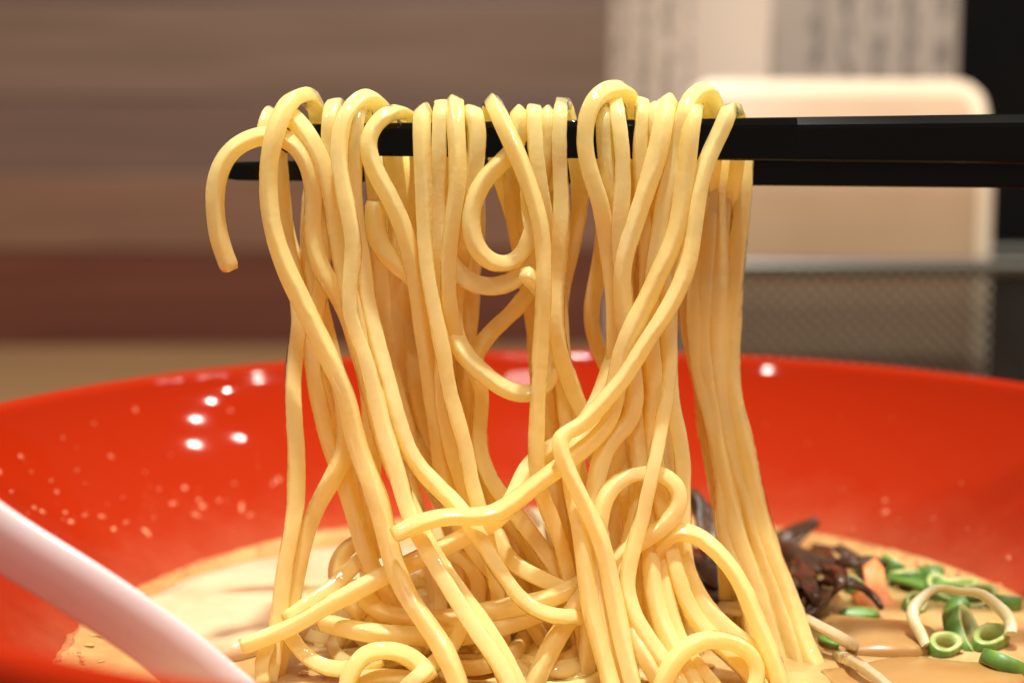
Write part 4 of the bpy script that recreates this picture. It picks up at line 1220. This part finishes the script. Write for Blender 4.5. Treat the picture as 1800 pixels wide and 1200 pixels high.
def card_mesh(w, h, thick, rc, bend, ny=24):
    """upright rounded card, bottom centre at the origin, upper part bending back"""
    out = []
    for cx_, cz_, a0 in ((w / 2 - rc, h - rc, 0), (-w / 2 + rc, h - rc, PI / 2), (-w / 2 + .001, .001, PI), (w / 2 - .001, .001, 1.5 * PI)):
        rr = rc if cz_ > h / 2 else .001
        for j in range(7):
            a = a0 + j / 6 * PI / 2
            out.append((cx_ + rr * math.cos(a), cz_ + rr * math.sin(a)))
    return out
def rounded_sheet(name, w, h, thick, rc, mat_, parent, bend, inset=0.0, yoff=0.0):
    """grid sheet with rounded top corners, bending back towards its top"""
    nx, nz = 40, 40
    vs, fs, uv = [], [], []
    def shape(u, t_):
        z = inset + (h - 2 * inset) * t_
        x = (u - .5) * (w - 2 * inset)
        rcc = max(rc - inset, 0.0005)
        top = z - (h - inset - rcc)
        if top > 0:
            half = (w / 2 - inset - rcc) + math.sqrt(max(rcc * rcc - top * top, 0))
            x = (u - .5) * 2 * half
        return Vector((x, bend(z / h) + yoff, z))
    for s in (0, 1):
        for j in range(nz + 1):
            t_ = j / nz
            t_ = 1 - (1 - t_) ** 1.6
            for i in range(nx + 1):
                p = shape(i / nx, t_)
                p.y += s * thick
                vs.append(p)
    N = (nx + 1) * (nz + 1)
    for j in range(nz):
        for i in range(nx):
            a = j * (nx + 1) + i
            fs.append((a, a + 1, a + nx + 2, a + nx + 1))
            fs.append((N + a, N + a + nx + 1, N + a + nx + 2, N + a + 1))
    for j in range(nz):
        a, b_ = j * (nx + 1), (j + 1) * (nx + 1)
        fs.append((a, b_, N + b_, N + a)); fs.append((a + nx, N + a + nx, N + b_ + nx, b_ + nx))
    for i in range(nx):
        a = nz * (nx + 1) + i
        fs.append((a, a + 1, N + a + 1, N + a)); fs.append((i, N + i, N + i + 1, i + 1))
    return mesh_obj(name, vs, fs, mat_, parent)
# cream laminated card
cx1 = P(1745, 300, 318).x
cw, ch = 0.108, P(1500, 140, 330).z - 0.004
card = tag(empty('menu_card', (cx1 - cw / 2, 0.316, 0.004)), 'cream menu card with rounded corners and pale border in the basket', 'menu card')
bend = lambda f_: 0.002 * f_ + 0.020 * max(0, f_ - 0.72) ** 1.6 * 6
rounded_sheet('border', cw, ch, 0.0010, 0.010, M_CARDB, card, bend)
rounded_sheet('face', cw, ch, 0.0006, 0.010, M_CARD, card, bend, 0.0052, -0.0005)

def curved_paper(name, xa, xb, y0, y1, z0, z1, mat_, bow, lean=0.0, slant=0.0):
    nx, nz = 24, 16
    vs, fs, uvs = [], [], []
    for j in range(nz + 1):
        for i in range(nx + 1):
            u, t_ = i / nx, j / nz
            x = xa + (xb - xa) * u + slant * t_
            y = y0 + (y1 - y0) * u + bow * math.sin(PI * u) + lean * t_
            vs.append((x, y, z0 + (z1 - z0) * t_)); uvs.append((u, t_))
    N = len(vs)
    vs += [(x, y + 0.0004, z) for x, y, z in vs]
    uvs += uvs
    for j in range(nz):
        for i in range(nx):
            a = j * (nx + 1) + i
            fs.append((a, a + 1, a + nx + 2, a + nx + 1)); fs.append((N + a, N + a + nx + 1, N + a + nx + 2, N + a + 1))
    for j in range(nz):
        a, b_ = j * (nx + 1), (j + 1) * (nx + 1)
        fs.append((a, b_, N + b_, N + a)); fs.append((a + nx, N + a + nx, N + b_ + nx, b_ + nx))
    for i in range(nx):
        a = nz * (nx + 1) + i
        fs.append((a, a + 1, N + a + 1, N + a)); fs.append((i, N + i, N + i + 1, i + 1))
    o = mesh_obj(name, vs, fs, mat_)
    lay = o.data.uv_layers.new(name='UVMap')
    for l in o.data.loops:
        lay.data[l.index].uv = uvs[l.vertex_index]
    return o
xa, xb = P(1072, 140, 352).x, P(1345, 140, 338).x
tag(curved_paper('printed_sheet', xa, xb, 0.376, 0.338, 0.006, 0.235, M_SHEET, -0.012, 0.0, P(1360, 0, 338).x - P(1345, 140, 338).x),
    'pale curled sheet with columns of small print standing behind the noodles at right', 'paper sheet', 'printed sheets in the basket')
xa, xb = P(1300, 140, 366).x, P(1690, 140, 366).x
tag(curved_paper('printed_sheet', xa, xb, 0.366, 0.368, 0.006, 0.24, M_SHEET2, 0.003, 0.006),
    'shaded printed sheet with vertical text standing behind the cream card', 'paper sheet', 'printed sheets in the basket')

# dark upright at the right
bm = bmesh.new()
xl = P(1668, 60, 400).x
box(bm, xl, xl + 0.16, 0.395, 0.44, 0.0, 0.42, 0.003)
tag(bm_obj('partition_post', bm, M_POST, smooth=False), 'black upright panel behind the basket at the right edge', 'partition')
